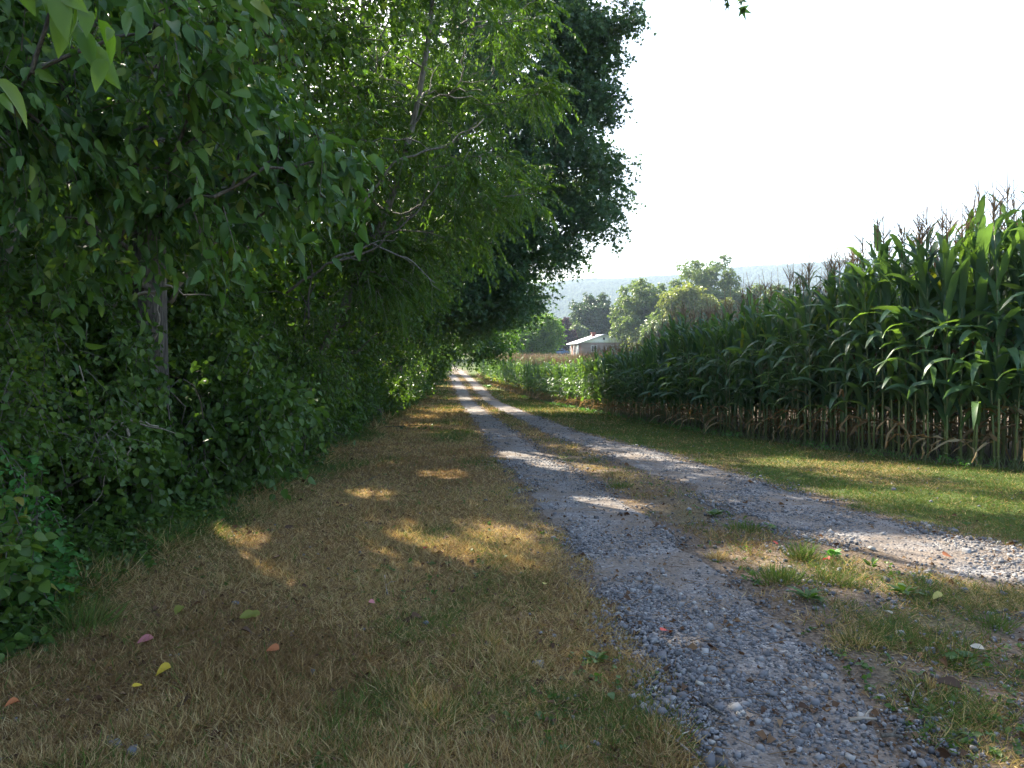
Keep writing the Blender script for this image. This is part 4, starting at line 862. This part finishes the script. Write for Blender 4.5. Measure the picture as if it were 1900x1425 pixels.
deadwood("thin dark stick poking out of the bushes over the verge", [(-4.2, 14.0, .35), (-3.6, 13.7, .25), (-3.0, 13.5, .08)], .013, M_bark)
deadwood("thin brown root like vine beside the big leaved bush", [(-3.35, 6.9, .9), (-3.3, 6.8, .5), (-3.38, 6.7, .15), (-3.3, 6.7, -.02)], .01, name="hanging_vine", cat="vine", forks=0)
deadwood("long bare limb crossing in front of the leaning tree", [(-3.2, 10.8, 2.4), (-2.6, 10.6, 2.75), (-1.9, 10.6, 3.0), (-1.3, 10.5, 3.5), (-1.0, 10.5, 3.9)], .02, M_bark, forks=3)
for q_, (pts_, r_, lb_) in enumerate([
    ([(-4.4, 9.6, 2.1), (-3.7, 9.4, 2.9), (-3.1, 9.2, 3.3), (-2.6, 9.2, 4.2)], .035, "dark curved limb sweeping up left of the leaning tree"),
    ([(-3.6, 12.4, 1.2), (-3.2, 12.0, 2.0), (-3.1, 11.8, 3.0)], .03, "upright grey stem between the furrowed trunk and the leaning tree"),
    ([(-2.6, 11.0, 2.9), (-2.0, 10.9, 3.1), (-1.5, 10.9, 2.9), (-1.1, 10.9, 2.55)], .018, "thin pale branch drooping from the leaning tree over the verge"),
    ([(-4.9, 7.0, 1.3), (-4.5, 6.8, 2.2), (-4.3, 6.7, 3.0)], .045, "slanting grey stem left of the furrowed trunk"),
    ([(-3.4, 13.8, 1.0), (-3.1, 13.4, 1.5), (-2.7, 13.1, 1.55), (-2.3, 13.0, 1.9)], .02, "bent twig sticking out above the bushes by the leaning tree"),
    ([(-2.3, 11.2, 3.6), (-1.7, 11.0, 4.3), (-1.0, 11.0, 4.5), (-.4, 11.0, 4.9)], .022, "rising side limb high over the verge among feather like leaves"),
    ([(-4.3, 5.6, .9), (-4.0, 5.3, .8), (-3.6, 5.0, .95), (-3.3, 4.9, .8)], .01, "tangle of thin dry vine stems above the seedling"),
    ([(-4.0, 5.9, 1.0), (-3.8, 5.6, .7), (-3.75, 5.4, .35), (-3.5, 5.2, .2)], .008, "dry pale vine looping down behind the seedling")]):
    deadwood(lb_, pts_, r_, (M_dead, M_bark, M_bark2)[q_ % 3], forks=3)
def hanging(label, P, D, L, K, leaf, size, mat, name, stem, v0=.5, droop=1.2):
    t = thing(name, label, "branch", P[0]); b = np.array(P[0]); a = Acc(); sprays(a, np.array(P) - b, np.array(D, float), L, K, leaf, size, droop=droop, up=.4, v0=v0, vs=.5); link("leaves", a.mesh("leaves", [mat, M_bark]), t)
    a = Acc(); tube(a, np.array(stem) - b, np.linspace(.012, .003, len(stem)), 5); link("stem", a.mesh("stem", M_bark, True), t)
hanging("close twig of large drooping leaves at the top left corner, one yellowed", [(-1.08, 1.62, 2.36), (-.98, 1.6, 2.31), (-1.18, 1.62, 2.24), (-1.0, 1.66, 2.33)], [(1, -.05, -.2), (1, 0, -.4), (.5, 0, -.5), (.6, .1, -.6)], .16, 6, "ovate_hi", .085, M_bright, "overhanging_twig", [(-1.7, 1.9, 2.5), (-1.3, 1.7, 2.42), (-.88, 1.6, 2.26)], .6)
hanging("dark leaf cluster hanging into the white sky at the top of the picture", [(1.62, 6, 4.52), (1.8, 6, 4.5), (1.92, 6, 4.62), (1.7, 6.1, 4.6)], [(.2, 0, -1), (-.1, 0, -1), (.4, 0, -.8), (-.5, 0, -.6)], .2, 8, "star", .11, M_maple, "overhanging_branch", [(-3.4, 9.5, 7.2), (-1.0, 8, 6.6), (.8, 6.8, 5.6), (1.8, 6.0, 4.6)])

# ------------------------------------------------------------------ haze
hz = Acc(); quadbox(hz, -1900, 2900, -60, 4600, -6, 240); ho = link("haze", hz.mesh("haze", [bpy.data.materials.new("haze_air")])); tag(ho, "thin blue summer haze over the valley", "haze", None, "stuff")
hm = ho.data.materials[0]; hm.use_nodes = True; nt = hm.node_tree
for n_ in list(nt.nodes): nt.nodes.remove(n_)
oo = nt.nodes.new("ShaderNodeOutputMaterial"); pv = nt.nodes.new("ShaderNodeVolumePrincipled"); pv.inputs["Density"].default_value = .0003; pv.inputs["Color"].default_value = (.66, .82, 1, 1); pv.inputs["Anisotropy"].default_value = .1
nt.links.new(pv.outputs[0], oo.inputs["Volume"])
